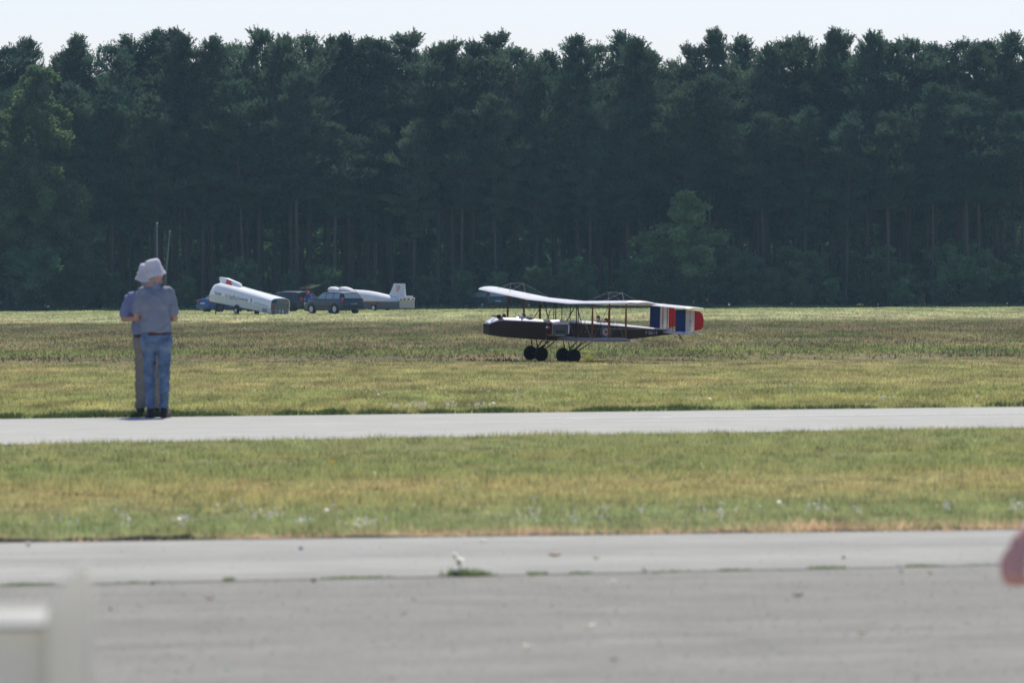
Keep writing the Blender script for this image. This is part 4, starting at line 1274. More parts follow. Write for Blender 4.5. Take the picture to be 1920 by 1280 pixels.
    if style == 'estate':
        for s in (1, -1): MB().tube([(.2, s * .60, 1.42), (.1, s * .60, 1.48), (-1.6, s * .60, 1.475), (-1.7, s * .60, 1.41)], .014, 6).build('roof_rail', m_plastic, o)
    return o

def gpos(px, py_base):
    d = ground(px, py_base); return d
# yaw: local +X pointing left in the picture and away from the camera
def yaw_for(phi): return math.pi - phi
p = gpos(626, 588.6)
car('estate_car', 'dark green-blue estate car with pale wheel trims, rear end toward the camera', (p.x, p.y, 0), yaw_for(R(54)), car_paint('dark_teal_paint', (0.018, 0.036, 0.055)), 'estate', scale=1.0)
p = gpos(533, 586.2)
car('hatchback_car', 'dark car with its tailgate raised between white trailer and estate car', (p.x, p.y + 4, 0), yaw_for(R(40)), car_paint('dark_blue_grey_paint', (0.015, 0.022, 0.028)), 'estate', hatch=True, scale=1.02, m_rim=m_plastic, m_glass=m_dglass)
p = gpos(425, 586.5)
car('blue_car', 'bright blue car, only its rear end showing left of the white trailer', (p.x, p.y + 3, 0), R(38), car_paint('bright_blue_paint', (0.008, 0.07, 0.24)), 'saloon', m_rim=m_dglass, m_glass=m_dglass)
p = gpos(908, 580.6)
car('estate_car', 'dark teal estate car parked in shade beneath the biplane wing tip', (p.x, p.y, 0), yaw_for(R(62)), car_paint('teal_paint', (0.015, 0.055, 0.062)), 'estate')

# ------------------------------------------------------------------ white tilted glider trailer
m_tw = mat('trailer_gelcoat', (0.88, 0.88, 0.84), rough=.3, spec=.5, noise_amt=.03, noise_scale=2, coat=.3)
m_tl = mat('trailer_lower_panel', (0.70, 0.71, 0.65), rough=.5, noise_amt=.06, noise_scale=3)
m_grey = mat('trailer_end_grey', (0.16, 0.17, 0.17), rough=.5, noise_amt=.2, noise_scale=6)
m_trail_txt = mat('blue_grey_lettering', (0.16, 0.20, 0.34), rough=.6)
rear_pt = gpos(530, 590.5)
TY = yaw_for(R(55))
tl_len = 8.3
dirx = Vector((math.cos(TY), math.sin(TY), 0))
mid = rear_pt + dirx * .35
trl = empty('glider_trailer', (mid.x, mid.y, 0), 0, 'white enclosed glider trailer standing tail down with its front end raised', 'trailer')
trl.scale = (.865, 1, 1); trl.rotation_euler = (0, -R(6.4), TY); trl.rotation_mode = 'XYZ'
def tsec(x, h, w=.70):
    z0 = .06
    p = [(w * .9, z0), (w, z0 + .05), (w * 1.0, z0 + h * .40)]
    lower = [(x, y, z) for y, z in p] + [(x, -y, z) for y, z in reversed(p)]
    q = [(w * 1.02, z0 + h * .40 + .002), (w * 1.02, z0 + h * .66), (w * .93, z0 + h * .86), (w * .70, z0 + h * .97), (w * .3, z0 + h), (-w * .3, z0 + h), (-w * .70, z0 + h * .97), (-w * .93, z0 + h * .86), (-w * 1.02, z0 + h * .66), (-w * 1.02, z0 + h * .40 + .002)]
    return lower, [(x, y, z) for y, z in q]
ts = [(0, .98), (2, 1.05), (4, 1.12), (6, 1.20), (7.4, 1.25), (8.0, 1.12), (8.3, .72)]
MB().loft([tsec(x, h, .70 if x < 8 else .62)[0] for x, h in ts]).build('lower_body', m_tl, trl, bevel=.01)
hood = MB().loft([tsec(x, h, .70 if x < 8 else .62)[1] for x, h in ts]).build('hood', m_tw, trl, smooth=True)
fin = MB(); fin.loft([[(4.9, .03, 1.12), (4.9, -.03, 1.12), (5.0, -.02, 1.14), (5.0, .02, 1.14)],
    [(5.4, .17, 1.12), (5.4, -.17, 1.12), (5.4, -.09, 1.44), (5.4, .09, 1.44)],
    [(7.0, .20, 1.20), (7.0, -.20, 1.20), (7.2, -.13, 1.62), (7.2, .13, 1.62)],
    [(7.75, .18, 1.18), (7.75, -.18, 1.18), (8.05, -.12, 1.60), (8.05, .12, 1.60)]])
fo = fin.build('fin_housing', m_tw, hood)
MB().add([(6.2, .196, 1.26), (7.0, .215, 1.26), (7.0, .145, 1.55), (6.4, .145, 1.51)], [(0, 1, 2, 3)]).build('red_patch', mat('red_sticker', (.65, .06, .07), rough=.5), hood)
# lettering along the flank (port side is +Y; camera sees which side?)
# rear end plate with lamps
rp = MB(); sec = tsec(0, .96, .66); poly = [(y, z) for _, y, z in sec[0][:1] + sec[1] + sec[0][-1:]]
rp.add([(-.012, y, z) for y, z in poly], [tuple(range(len(poly)))]); rpo = rp.build('end_panel', m_grey, trl)
side_s = 1
def rbox(y, z, sy, sz, m, nm): MB().box((-.03, y, z), (.03, sy, sz)).build(nm, m, rpo)
rbox(.46, .84, .36, .20, m_blue, 'blue_patch'); rbox(.52, .48, .16, .10, m_tail, 'tail_light'); rbox(-.54, .48, .12, .10, m_tail, 'tail_light')
rbox(.28, .22, .13, .20, mat('amber_plate', (.6, .35, .08), rough=.5), 'amber_reflector'); rbox(.03, .24, .16, .22, mat('pale_blue_plate', (.35, .45, .6), rough=.5), 'number_plate'); rbox(-.2, .22, .12, .18, m_tl, 'reflector'); rbox(0, .62, 1.2, .015, m_black, 'seam')
for s in (1, -1):
    a = MB(); rr = []; x = 4.35
    for (rad, off) in ((.12, .06), (.20, .07), (.27, .06), (.275, -.06), (.12, -.08)):
        rr.append([(x + rad * math.cos(k * math.pi / 12), s * (.74 + off), -.15 + rad * math.sin(k * math.pi / 12)) for k in range(24)])
    a.loft(rr); wh = a.build('wheel', m_tyre, trl, smooth=True)
    MB().tube([(x, s * .80, -.15), (x, s * .83, -.15)], .13, 14).build('rim', m_rim, wh)
    ar = MB(); ar.tube([(x + .33 * math.cos(t), s * .76, -.15 + .33 * math.sin(t)) for t in np.linspace(-.1, math.pi + .1, 12)], .05, 6); ar.build('mudguard', m_plastic, trl)
MB().tube([(7.9, .3, .2), (7.95, .3, -.92)], .05, 8).build('jockey_stand', m_plastic, trl)
MB().tube([(8.2, 0, .25), (9.2, 0, .1)], .045, 8).build('drawbar', m_plastic, trl)
# letters on the camera-facing flank
m3 = trl.rotation_euler.to_matrix()
flank = 1 if (m3 @ Vector((0, 1, 0))).y < 0 else -1
def flank_text(s, size, x, z, parent, m, y, xs=1.0, nm='lettering', tilt=0):
    o = text(nm, s, size, (0, 0, 0), (0, 0, 0), m, parent, 'CENTER', .002)
    ex = Vector((-1 if flank > 0 else 1, 0, 0)); ez = Vector((0, 0, 1)); n_ = ex.cross(ez)
    Mx = Matrix(((ex.x * xs, ez.x, n_.x, x), (ex.y * xs, ez.y, n_.y, y * flank), (ex.z * xs, ez.z, n_.z, z), (0, 0, 0, 1)))
    o.matrix_basis = Mx
    return o
flank_text('Verein', .34, 7.0, .68, hood, m_trail_txt, .735, 1.0)
flank_text('für Segelflug-Gemeinde', .34, 4.50, .64, hood, mat('faint_blue_lettering', (0.30, 0.35, 0.46), rough=.6), .735, .95)
MB().add([(.3, flank * .728, .50), (2.1, flank * .728, .56), (2.1, flank * .728, .60), (.3, flank * .728, .53)], [(0, 1, 2, 3)]).build('blue_pinstripe', m_trail_txt, hood)
MB().box((2.55, flank * .728, .66), (.10, .008, .26)).build('emblem', m_trail_txt, hood)
MB().box((.75, flank * .712, .22), (.62, .012, .24)).build('blue_grey_sticker', mat('faded_sticker', (.25, .30, .42), rough=.6), trl)

# ------------------------------------------------------------------ white-covered glider on its trailer
m_cloth = mat('white_cover_cloth', (0.80, 0.80, 0.84), rough=.7, noise_amt=.03, noise_scale=3, bump=.02, bump_scale=4, transl=.1)
m_beige = mat('beige_panel', (0.50, 0.48, 0.42), rough=.6, noise_amt=.05, noise_scale=5)
rp_ = gpos(763, 583.4); GY = yaw_for(R(52)); gl = 8.0
g2 = empty('glider_trailer', (rp_.x, rp_.y, 0), GY, 'low dark trailer with a pale rear panel behind the estate car', 'trailer')
GT = lambda x, y, z: (x, y, z)
MB().box((4.6, 0, .42), (9.2, 1.10, .42)).build('chassis', mat('dull_grey_panel', (.10, .10, .11), rough=.6, noise_amt=.2, noise_scale=4), g2, bevel=.02)
MB().box((-.02, 0, .52), (.06, 1.34, .62)).build('rear_panel', m_beige, g2, bevel=.03)
for y in (-.5, -.1, .25, .56): MB().box((-.06, y, .86), (.03, .14, .10)).build('rear_lamp', m_tail if abs(y) > .4 else m_plastic, g2)
MB().box((0, 0, .90), (.10, 1.36, .16)).build('lamp_board', m_tw, g2)
for s in (1, -1):
    a = MB(); x = 3.1; rr = []
    for (rad, off) in ((.10, .05), (.17, .06), (.235, .05), (.24, -.05), (.1, -.07)):
        rr.append([(x + rad * math.cos(k * math.pi / 12), s * (.60 + off), .24 + rad * math.sin(k * math.pi / 12)) for k in range(24)])
    a.loft(rr); wh = a.build('wheel', m_tyre, g2, smooth=True); MB().tube([(x, s * .65, .24), (x, s * .675, .24)], .15, 14).build('rim', mat('white_rim', (.75, .75, .75), rough=.5), wh)
    MB().box((3.15, s * .60, .55), (.75, .12, .10)).build('red_mudguard', m_tail, g2)
g3 = empty('covered_glider', (rp_.x, rp_.y, 0), GY, 'glider under white cloth covers with red letters EP on its fin', 'glider')
cov = MB(); rr = []
for x, w, h in ((.5, .30, .30), (1.2, .42, .42), (2.2, .50, .55), (3.6, .58, .78), (5.0, .62, .92), (6.8, .62, .98), (8.4, .55, .92), (9.4, .40, .74), (9.9, .15, .42)):
    z0 = .62
    rr.append([(x, w * c, z0 + (h * s if s > 0 else 0)) for c, s in [(1.05, 0), (1.0, .35), (.85, .68), (.5, .93), (0, 1.0), (-.5, .93), (-.85, .68), (-1.0, .35), (-1.05, 0)]])
cov.loft(rr); co = cov.build('fuselage_cover', m_cloth, g3, smooth=True, sub=2)
for k, (x, hh_) in enumerate(((8.3, .42), (7.0, .38))):
    b = MB(); b.ball((x, .1, 1.44), (.95, .40, .26 + .1 * hh_), Matrix.Rotation(R(-10), 3, 'Y')); b.build('wing_root_cover', m_cloth, g3, smooth=True)
f = MB(); f.loft([[(.15, -.06, .85), (.15, .06, .85), (2.25, .06, .95), (2.25, -.06, .95)], [(.18, -.05, 1.4), (.18, .05, 1.4), (1.85, .05, 1.4), (1.85, -.05, 1.4)], [(.22, -.035, 1.96), (.22, .035, 1.96), (1.50, .035, 1.98), (1.50, -.035, 1.98)]])
f.build('fin_cover', m_cloth, g3, bevel=.01)
MB().box((.15, 0, 1.0), (.9, .7, .16)).build('tailplane_cover', m_cloth, g3, bevel=.04)
flank = 1 if (Matrix.Rotation(GY, 3, 'Z') @ Vector((0, 1, 0))).y < 0 else -1
flank_text('EP', .55, .95, 1.60, g3, mat('red_letters', (.55, .05, .12), rough=.6), .056, .85, 'fin_letters')

# ------------------------------------------------------------------ fence end in the foreground
m_fw = mat('weathered_white_wood', (0.42, 0.42, 0.40), rough=.6, noise_amt=.08, noise_scale=9, bump=.002, bump_scale=40)
m_fg = mat('pale_plastic_board', (0.88, 0.85, 0.76), rough=.7, noise_amt=.04, noise_scale=6, transl=.68)
FD = 11.5
m_fb = mat('grey_plastic_board', (0.74, 0.73, 0.68), rough=.7, noise_amt=.05, noise_scale=6, transl=.55)
pl_ = at(92, 1200, FD); pr_ = at(172, 1200, FD); tp = at(165, 1062, FD); tpl = at(135, 1085, FD)
fence = empty('white_gate_end', ((pl_.x + pr_.x) / 2, FD, 0), 0, 'blurred pale plastic barrier post with rail and boards at the lower left corner', 'fence')
fx = (pl_.x + pr_.x) / 2; hw = (pr_.x - pl_.x) / 2
mb = MB(); mb.prism([(-hw, 0), (-hw, at(92, 1138, FD).z), (-hw * .5, at(135, 1105, FD).z), (hw * .05, at(135, 1078, FD).z), (hw * .5, tp.z), (hw * .95, tp.z + .004), (hw, 0)], -.05, .05)
mb.build('post', m_fg, fence, bevel=.006)
zr = at(50, 1156, FD).z
rl = MB(); rl.box((-hw - .55, -.01, zr), (1.1, .085, .010), Matrix.Rotation(R(22), 3, 'X')); rl.build('sloping_rail', m_fw, fence, bevel=.004)
for k in range(4):
    MB().box((-hw - .55, .02 + .003 * (k % 2), zr - .020 - .075 - .155 * k), (1.1, .022, .148)).build('board', m_fb, fence, bevel=.004)
MB().box((-hw - 1.12, .0, zr / 2), (.09, .09, zr + .1)).build('post', m_fg, fence, bevel=.006)
# ------------------------------------------------------------------ people
m_shirtA = mat('blue_grey_cotton', (0.265, 0.29, 0.35), rough=.85, noise_amt=.10, noise_scale=9, transl=.16)
m_shirtB = mat('blue_cotton', (0.24, 0.27, 0.40), rough=.85, noise_amt=.06, noise_scale=12, transl=.12)
m_jeans = mat('faded_denim', (0.120, 0.180, 0.275), rough=.9, noise_amt=.45, noise_scale=7)
m_beigeT = mat('grey_beige_cotton', (0.25, 0.225, 0.19), rough=.9, noise_amt=.12, noise_scale=8)
m_hat = mat('white_cotton_hat', (0.87, 0.86, 0.90), rough=.8, noise_amt=.03, noise_scale=20, transl=.6)
m_shoe = mat('dark_leather_shoes', (0.035, 0.022, 0.02), rough=.5)
m_shoeB = mat('dark_green_boots', (0.03, 0.04, 0.025), rough=.7)
m_hair = mat('grey_hair', (0.30, 0.29, 0.27), rough=.9, noise_amt=.3, noise_scale=60)
m_belt = mat('brown_belt', (0.09, 0.035, 0.025), rough=.5)
m_eye = mat('eye', (.6, .6, .6), rough=.2)

def hand_shapes(mb, wrist, d, palm_n, size=1.0, curl=.8, spread=.0, side=1):
    """palm plus five separate, unequal, bent fingers. d: hand direction, palm_n: palm normal"""
    d = Vector(d).normalized(); n_ = Vector(palm_n); n_ = (n_ - d * n_.dot(d)).normalized(); w = d.cross(n_) * side
    k = size
    wr = Vector(wrist); pc = wr + d * .045 * k
    mb.cap(wr - d * .01, .026 * k, wr + d * .03 * k, .028 * k, sx=.75, sy=1.0)
    for j in range(4):
        o = (j - 1.5) * .0185 * k
        mb.cap(wr + d * .02 * k + w * o * .7, .014 * k, wr + d * .085 * k + w * o, .0115 * k)
    for j, fl in enumerate((.075, .084, .078, .060)):
        o = (j - 1.5) * .020 * k
        p = wr + d * .088 * k + w * o; dd = d.copy(); rad = .0092 * k
        for q, fr in enumerate((.45, .32, .26)):
            ang = curl * (.55 + .45 * q)
            dd = (d * math.cos(min(ang * (1 + q * .55), 2.7)) + n_ * math.sin(min(ang * (1 + q * .55), 2.7)) + w * spread * (j - 1.5) * .1).normalized()
            p2 = p + dd * fl * fr * k
            mb.cap(p, rad, p2, rad * .92); p = p2; rad *= .92
    t0 = wr + d * .025 * k - w * .024 * k; t1 = t0 + (d * .8 - w * .6 + n_ * .35).normalized() * .042 * k; t2 = t1 + (d * .9 + n_ * .6 + w * .15).normalized() * .030 * k; t3 = t2 + (d * .7 + n_ * .7 + w * .4).normalized() * .024 * k
    mb.cap(t0, .015 * k, t1, .0115 * k); mb.cap(t1, .0112 * k, t2, .0102 * k); mb.cap(t2, .0102 * k, t3, .0088 * k)

def person(name, label, loc, yaw, P, mats, group=None, vox=.012, shirt_vox=.013, seed=0, hat=True, hair=True, long_sleeve=False):
    """local frame: +Y is where the person faces, +X their right-hand side... (x to the right of the camera when yaw=0)"""
    o = empty(name, loc, yaw, label, 'person', group)
    mb = MB()
    h = P['head']; hr = Matrix.Rotation(P.get('head_yaw', 0), 3, 'Z') @ Matrix.Rotation(P.get('head_tilt', 0), 3, 'Y')
    H = lambda v: Vector(h) + hr @ Vector(v)
    # body: head, neck, torso, arms, legs as one surface
    mb.ball(H((0, -.005, .02)), (.076, .095, .105), hr, 16, 12); mb.ball(H((0, .03, -.05)), (.055, .062, .065), hr)
    mb.cap(H((0, .082, -.005)), .012, H((0, .108, -.03)), .016); mb.cap(H((-.02, .084, -.066)), .010, H((.02, .084, -.066)), .010)
    mb.cap(H((-.03, .075, .028)), .013, H((.03, .075, .028)), .013); mb.ball(H((0, .072, -.10)), (.03, .022, .02), hr)
    for s in (-1, 1):
        mb.ball(H((s * .082, -.008, -.005)), (.011, .022, .034), hr)
        mb.ball(H((s * .05, .045, -.03)), (.026, .03, .03), hr)
    nb = Vector(P['neck'])
    mb.cap(nb - Vector((0, 0, .03)), .062, H((0, -.02, -.06)), .056)
    sh = [Vector(P['sh_l']), Vector(P['sh_r'])]; el = [Vector(P['el_l']), Vector(P['el_r'])]; wr = [Vector(P['wr_l']), Vector(P['wr_r'])]
    hip = [Vector(P['hip_l']), Vector(P['hip_r'])]; kn = [Vector(P['kn_l']), Vector(P['kn_r'])]; an = [Vector(P['an_l']), Vector(P['an_r'])]
    pel = (hip[0] + hip[1]) / 2; chest = (sh[0] + sh[1]) / 2 + Vector((0, 0, -.14)); belly = pel.lerp(chest, .42)
    TW = P.get('torso_w', .17); TDp = P.get('torso_d', .115)
    for c, rx, ry, rz in ((chest, TW * .88, TDp * .85, .17), (belly, TW * .85, TDp * .88, .17), (pel, TW * .88, TDp * .85, .13)):
        mb.ball(c, (rx, ry, rz), None, 16, 10)
    for i in (0, 1):
        mb.cap(nb + Vector((0, 0, -.08)), .05, sh[i] + Vector((0, 0, -.01)), .045)
        mb.cap(sh[i] + Vector((0, 0, -.01)), .045, el[i], .042); mb.cap(el[i], .043, wr[i], .027)
        mb.cap(hip[i], .070, kn[i], .046); mb.cap(kn[i], .046, an[i] + Vector((0, 0, .0)), .037)
        mb.cap(an[i], .036, an[i] + Vector((0, .02, -.05)), .034)
        mb.cap(an[i] + Vector((0, -.02, -.05)), .032, an[i] + Vector((.01 if i else -.01, .15, -.06)), .024, sx=1.2, sy=.8)
        hd = P.get('hand_' + 'lr'[i]) or ((wr[i] - el[i]).normalized(), (0, 0, -1), .8)
        hand_shapes(mb, wr[i], hd[0], hd[1], 1.0, hd[2], side=(1 if i else -1) * P.get('hs', 1))
    body = skin(mb, vox, 3)
    bo = skinobj('body', body, mats['skin'], o)
    for s in (-1, 1):
        MB().ball(H((s * .031, .087, .008)), .012).build('eye', m_eye, o, smooth=True)
    # trousers
    mb = MB(); pw = P.get('seat', 1.0)
    mb.ball(pel + Vector((0, 0, .03)), (TW * 1.10, TDp * 1.2 * pw, .15), None, 16, 10)
    mb.cap(pel + Vector((-.06, 0, .10)), TW * .72, pel + Vector((.06, 0, .10)), TW * .72, sx=.8, sy=.72)
    mb.ball(pel + Vector((0, -.01, -.06)), (TW * .85, TDp * 1.1, .10))
    for i in (0, 1):
        mb.ball(hip[i] + Vector((0, -.035, -.02)), (.105, .12 * pw, .13))
        mb.cap(hip[i], P.get('thigh', .108), kn[i], .068); mb.cap(kn[i], .068, an[i] + Vector((0, 0, .03)), P.get('cuff', .066))
    skinobj('trousers', skin(mb, shirt_vox, 3, .016, 7, seed), mats['trousers'], o)
    # shirt
    mb = MB()
    for c, rx, ry, rz in ((chest + Vector((0, -.005, 0)), TW * 1.13, TDp * 1.2, .20), (belly, TW * 1.15, TDp * 1.28, .19)):
        mb.ball(c, (rx, ry, rz), None, 18, 10)
    hem = P.get('hem', pel.z + .08)
    k_ = TDp * 1.30 / (TW * 1.12)
    mb.tube([(pel.x, pel.y, hem - .02), (pel.x, pel.y, hem + .03), tuple(belly), tuple(chest)], [TW * 1.10, TW * 1.14, TW * 1.12, TW * .95], 24, True, k_, 1.0)
    for i in (0, 1):
        mb.cap(nb + Vector((0, -.01, -.075)), .068, sh[i], .074)
        e = el[i]; 
        if long_sleeve: mb.cap(sh[i], .075, e, .062); mb.cap(e, .062, wr[i], .042)
        else:
            q = sh[i].lerp(e, P.get('sleeve', .86)); mb.cap(sh[i], .076, q, .070)
    mb.cap(nb + Vector((0, -.01, -.03)), .070, nb + Vector((0, -.012, .02)), .064)
    skinobj('shirt', skin(mb, shirt_vox, 3, .013, 5.0, seed + 3), mats['shirt'], o)
    bz = hem
    pts = [(pel.x + TW * 1.00 * math.cos(a), pel.y + TDp * 1.12 * pw * math.sin(a), bz - .03 + .012 * math.cos(a)) for a in np.linspace(0, 2 * math.pi, 25)]
    MB().tube(pts, .018, 6, cap=False).build('belt', m_belt, o, smooth=True)
    for i in (0, 1):
        mb = MB(); f = an[i]; out = Vector((.25 if i else -.25, 1, 0)).normalized()
        a_ = P.get('foot', [out, out])[i] if 'foot' in P else out
        a_ = Vector(a_).normalized()
        mb.cap(f + Vector((0, -.02, -.045)), .046, f + Vector((0, 0, .0)), .048); mb.cap(f - a_ * .03 + Vector((0, 0, -.052)), .040, f + a_ * .16 + Vector((0, 0, -.06)), .036, sx=1.25, sy=.85)
        mb.box(f + a_ * .06 + Vector((0, 0, -.088)), (.085, .26, .018), Matrix.Rotation(math.atan2(-a_.x, a_.y), 3, 'Z'))
        skinobj('shoe', skin(mb, .010, 2), mats['shoe'], o)
    if hair:
        mb = MB(); mb.ball(H((0, -.022, .035)), (.083, .09, .098), hr); mb.ball(H((0, -.055, -.03)), (.066, .048, .055), hr)
        if P.get('beard'): mb.ball(H((0, .055, -.09)), (.055, .045, .045), hr); 
        skinobj('hair', skin(mb, .010, 2, .004, 30, seed), mats['hair'], o)
    if hat:
        rings = []; tr_ = Matrix.Rotation(P.get('hat_tilt', 0), 3, 'Y') @ Matrix.Rotation(P.get('hat_pitch', 0), 3, 'X')
        prof = [(.140, -.066), (.136, -.062), (.128, -.035), (.114, -.008), (.106, .006), (.104, .05), (.097, .095), (.084, .118), (.05, .130), (.005, .132)]
        for rr_, z in prof:
            rings.append([H((0, -.012, .045)) + tr_ @ Vector((rr_ * .94 * math.cos(k * math.pi / 12) * (1 + .02 * math.sin(3 * k)), rr_ * 1.08 * math.sin(k * math.pi / 12), z + .006 * math.sin(k * 1.1 + seed) * (rr_ > .11) + .004 * math.sin(k * 1.9) * (z > .08))) for k in range(24)])
        hb = MB(); hb.loft(rings, cap=False); hb.add(rings[-1], [tuple(range(24))])
        hato = hb.build('hat', mats['hat'], o, smooth=True)
        sm = hato.modifiers.new('solid', 'SOLIDIFY'); sm.thickness = .004
        MB().tube([H((0, -.012, .052)) + tr_ @ Vector((.107 * math.cos(a), .107 * 1.08 * math.sin(a), .006)) for a in np.linspace(0, 2 * math.pi, 25)], .004, 5, cap=False).build('hat_seam', mats['hat'], hato)
    return o

# man A, jeans, in front
pa = ground(293, 785.5)
A = dict(head=(-.012, .02, 1.690), head_yaw=R(-38), head_tilt=R(-6), neck=(-.01, 0, 1.545), hat_tilt=R(-13), hat_pitch=R(4), beard=True,
         sh_l=(-.165, 0, 1.475), sh_r=(.145, 0, 1.480), el_l=(-.23, .03, 1.20), el_r=(.215, .01, 1.17), wr_l=(-.10, .27, 1.14), wr_r=(.10, .28, 1.15),
         hand_l=((.5, .85, .1), (.7, 0, .3), .7), hand_r=((-.5, .85, .1), (-.7, 0, .3), .7),
         hip_l=(-.090, 0, .93), hip_r=(.095, 0, .93), kn_l=(-.088, .02, .50), kn_r=(.092, -.04, .50), an_l=(-.072, 0, .10), an_r=(.084, .03, .10), torso_w=.168, torso_d=.125, thigh=.094, cuff=.056, hem=1.02, sleeve=.78)
person('person', 'man in blue-grey shirt, faded jeans and white sun hat, seen from behind', (pa.x, pa.y + .12, .012), 0, A,
       dict(skin=m_skin, trousers=m_jeans, shirt=m_shirtA, shoe=m_shoe, hair=m_hair, hat=m_hat), 'two men flying model aircraft', seed=1)
# man B, beyond and left of A
pb = ground(268, 784)
B = dict(head=(.035, .03, 1.640), head_yaw=R(-20), head_tilt=R(-4), neck=(.02, 0, 1.50), hat_tilt=R(6), hat_pitch=R(6),
         sh_l=(-.155, -.01, 1.415), sh_r=(.19, 0, 1.43), el_l=(-.235, -.06, 1.165), el_r=(.24, .08, 1.15), wr_l=(-.06, -.155, 1.165), wr_r=(.22, .30, 1.15),
         hand_l=((1, -.05, .12), (0, -1, 0), .5), hand_r=((.05, 1, .1), (-.7, 0, .3), .7),
         hip_l=(-.03, 0, .90), hip_r=(.13, 0, .90), kn_l=(-.045, .02, .49), kn_r=(.13, .02, .49), an_l=(-.045, 0, .10), an_r=(.14, 0, .10), torso_w=.17, torso_d=.13, thigh=.092, cuff=.070, hem=1.0, sleeve=.80, hs=1)
person('person', 'man in blue shirt, grey-beige trousers and white hat, arm behind his back', (pb.x, pb.y + .30, .012), 0, B,
       dict(skin=m_skin, trousers=m_beigeT, shirt=m_shirtB, shoe=m_shoeB, hair=m_hair, hat=m_hat), 'two men flying model aircraft', seed=5)

# transmitters with long aerials
m_ant = mat('chrome_aerial', (0.30, 0.36, 0.37), rough=.4, metal=.5)
def transmitter(loc, tip, label):
    o = empty('radio_transmitter', loc, 0, label, 'transmitter', 'hand-held transmitters')
    MB().box((0, 0, 0), (.19, .05, .17)).build('case', m_plastic, o, bevel=.01)
    for s in (-1, 1): MB().tube([(s * .05, -.02, .03), (s * .05, -.055, .04)], .006, 6).build('control_stick', m_rim, o)
    d = Vector(tip) - Vector(loc)
    MB().tube([(0, 0, .08), (d.x * .35, d.y * .35, .08 + (d.z - .08) * .35), tuple(d)], [.0050, .0042, .0035], 8).build('aerial', m_ant, o, smooth=True)
    MB().ball(tuple(d), .010).build('aerial_tip', m_ant, o, smooth=True)
    return o
YA = pa.y + .12 + .40
l1 = at(295, 600, YA); t1 = at(294.5, 419, YA)
transmitter((l1.x, YA, 1.17), t1, 'radio transmitter with upright aerial rising behind the white hats')
YB = pb.y + .30 + .38
l2 = at(300, 600, YB); t2 = at(318.5, 434, YB)
transmitter((l2.x + .03, YB, 1.16), t2, 'radio transmitter with aerial leaning right beside the hats')

# woman walking at the right edge: only her arm reaches into the picture
HD = 18.0
m_skin2 = mat('fair_skin', (0.80, 0.52, 0.45), rough=.5, noise_amt=.06, noise_scale=25, transl=.35)
m_mauve = mat('mauve_trousers', (0.16, 0.09, 0.12), rough=.9, noise_amt=.1, noise_scale=10)
m_top = mat('plum_shirt', (0.20, 0.07, 0.09), rough=.9, noise_amt=.1, noise_scale=10)
hp = at(1911, 1020, HD)                 # wrist
bx = at(2068, 1046, HD).x
WY = R(128)
RW = Matrix.Rotation(-WY, 3, 'Z')
wo = Vector((bx, HD + .12, .01))
def wl_(x, y, z): return tuple(RW @ (Vector((x, y, z)) - wo))
C = dict(head=(0, .03, 1.52), neck=(0, 0, 1.39), sh_l=(-.15, .0, 1.32), sh_r=(.15, 0, 1.32), el_l=(-.20, -.08, 1.05),
         el_r=wl_(hp.x + .185, HD + .17, .965), wr_r=wl_(hp.x, HD, hp.z), wr_l=(-.20, -.06, .82),
         hand_r=(RW @ Vector((-.22, -.2, -.93)), RW @ Vector((.45, .65, -.1)), 1.7), hand_l=((0, .2, -1), (.8, 0, 0), .5),
         hip_l=(-.08, 0, .84), hip_r=(.08, 0, .84), kn_l=(-.08, .02, .46), kn_r=(.08, -.03, .46), an_l=(-.08, .05, .10), an_r=(.08, -.16, .12), torso_w=.14, torso_d=.10, thigh=.085, cuff=.055, hem=.92, sleeve=.55, hs=1)
person('person', 'walker at the right picture edge, only the bare forearm and fist showing', tuple(wo), WY, C,
       dict(skin=m_skin2, trousers=m_mauve, shirt=m_top, shoe=m_shoe, hair=m_hair, hat=m_hat), None, vox=.0055, shirt_vox=.014, seed=9, hat=False)

# person in blue and a red cap at the open tailgate
pc = ground(579, 586.5)
D_ = dict(head=(-.10, .26, 1.34), head_yaw=R(30), neck=(-.06, .18, 1.22), hat_tilt=0, hat_pitch=R(-25), sh_l=(-.22, .12, 1.16), sh_r=(.14, .12, 1.16), el_l=(-.30, .30, .98), el_r=(.20, .32, .96), wr_l=(-.22, .50, .92), wr_r=(.10, .52, .92),
          hip_l=(-.09, -.05, .88), hip_r=(.09, -.05, .88), kn_l=(-.10, .03, .48), kn_r=(.10, .02, .48), an_l=(-.10, 0, .10), an_r=(.11, 0, .10), torso_w=.19, torso_d=.14, hem=.96)
person('person', 'person in blue top and red cap leaning into the open car boot', (pc.x, pc.y + 3.4, 0), R(20), D_,
       dict(skin=m_skin, trousers=m_jeans, shirt=mat('royal_blue_cotton', (0.02, 0.05, 0.28), rough=.8), shoe=m_shoe, hair=m_hair, hat=mat('red_cap', (.6, .03, .05), rough=.7)), None, vox=.02, shirt_vox=.022, seed=12)

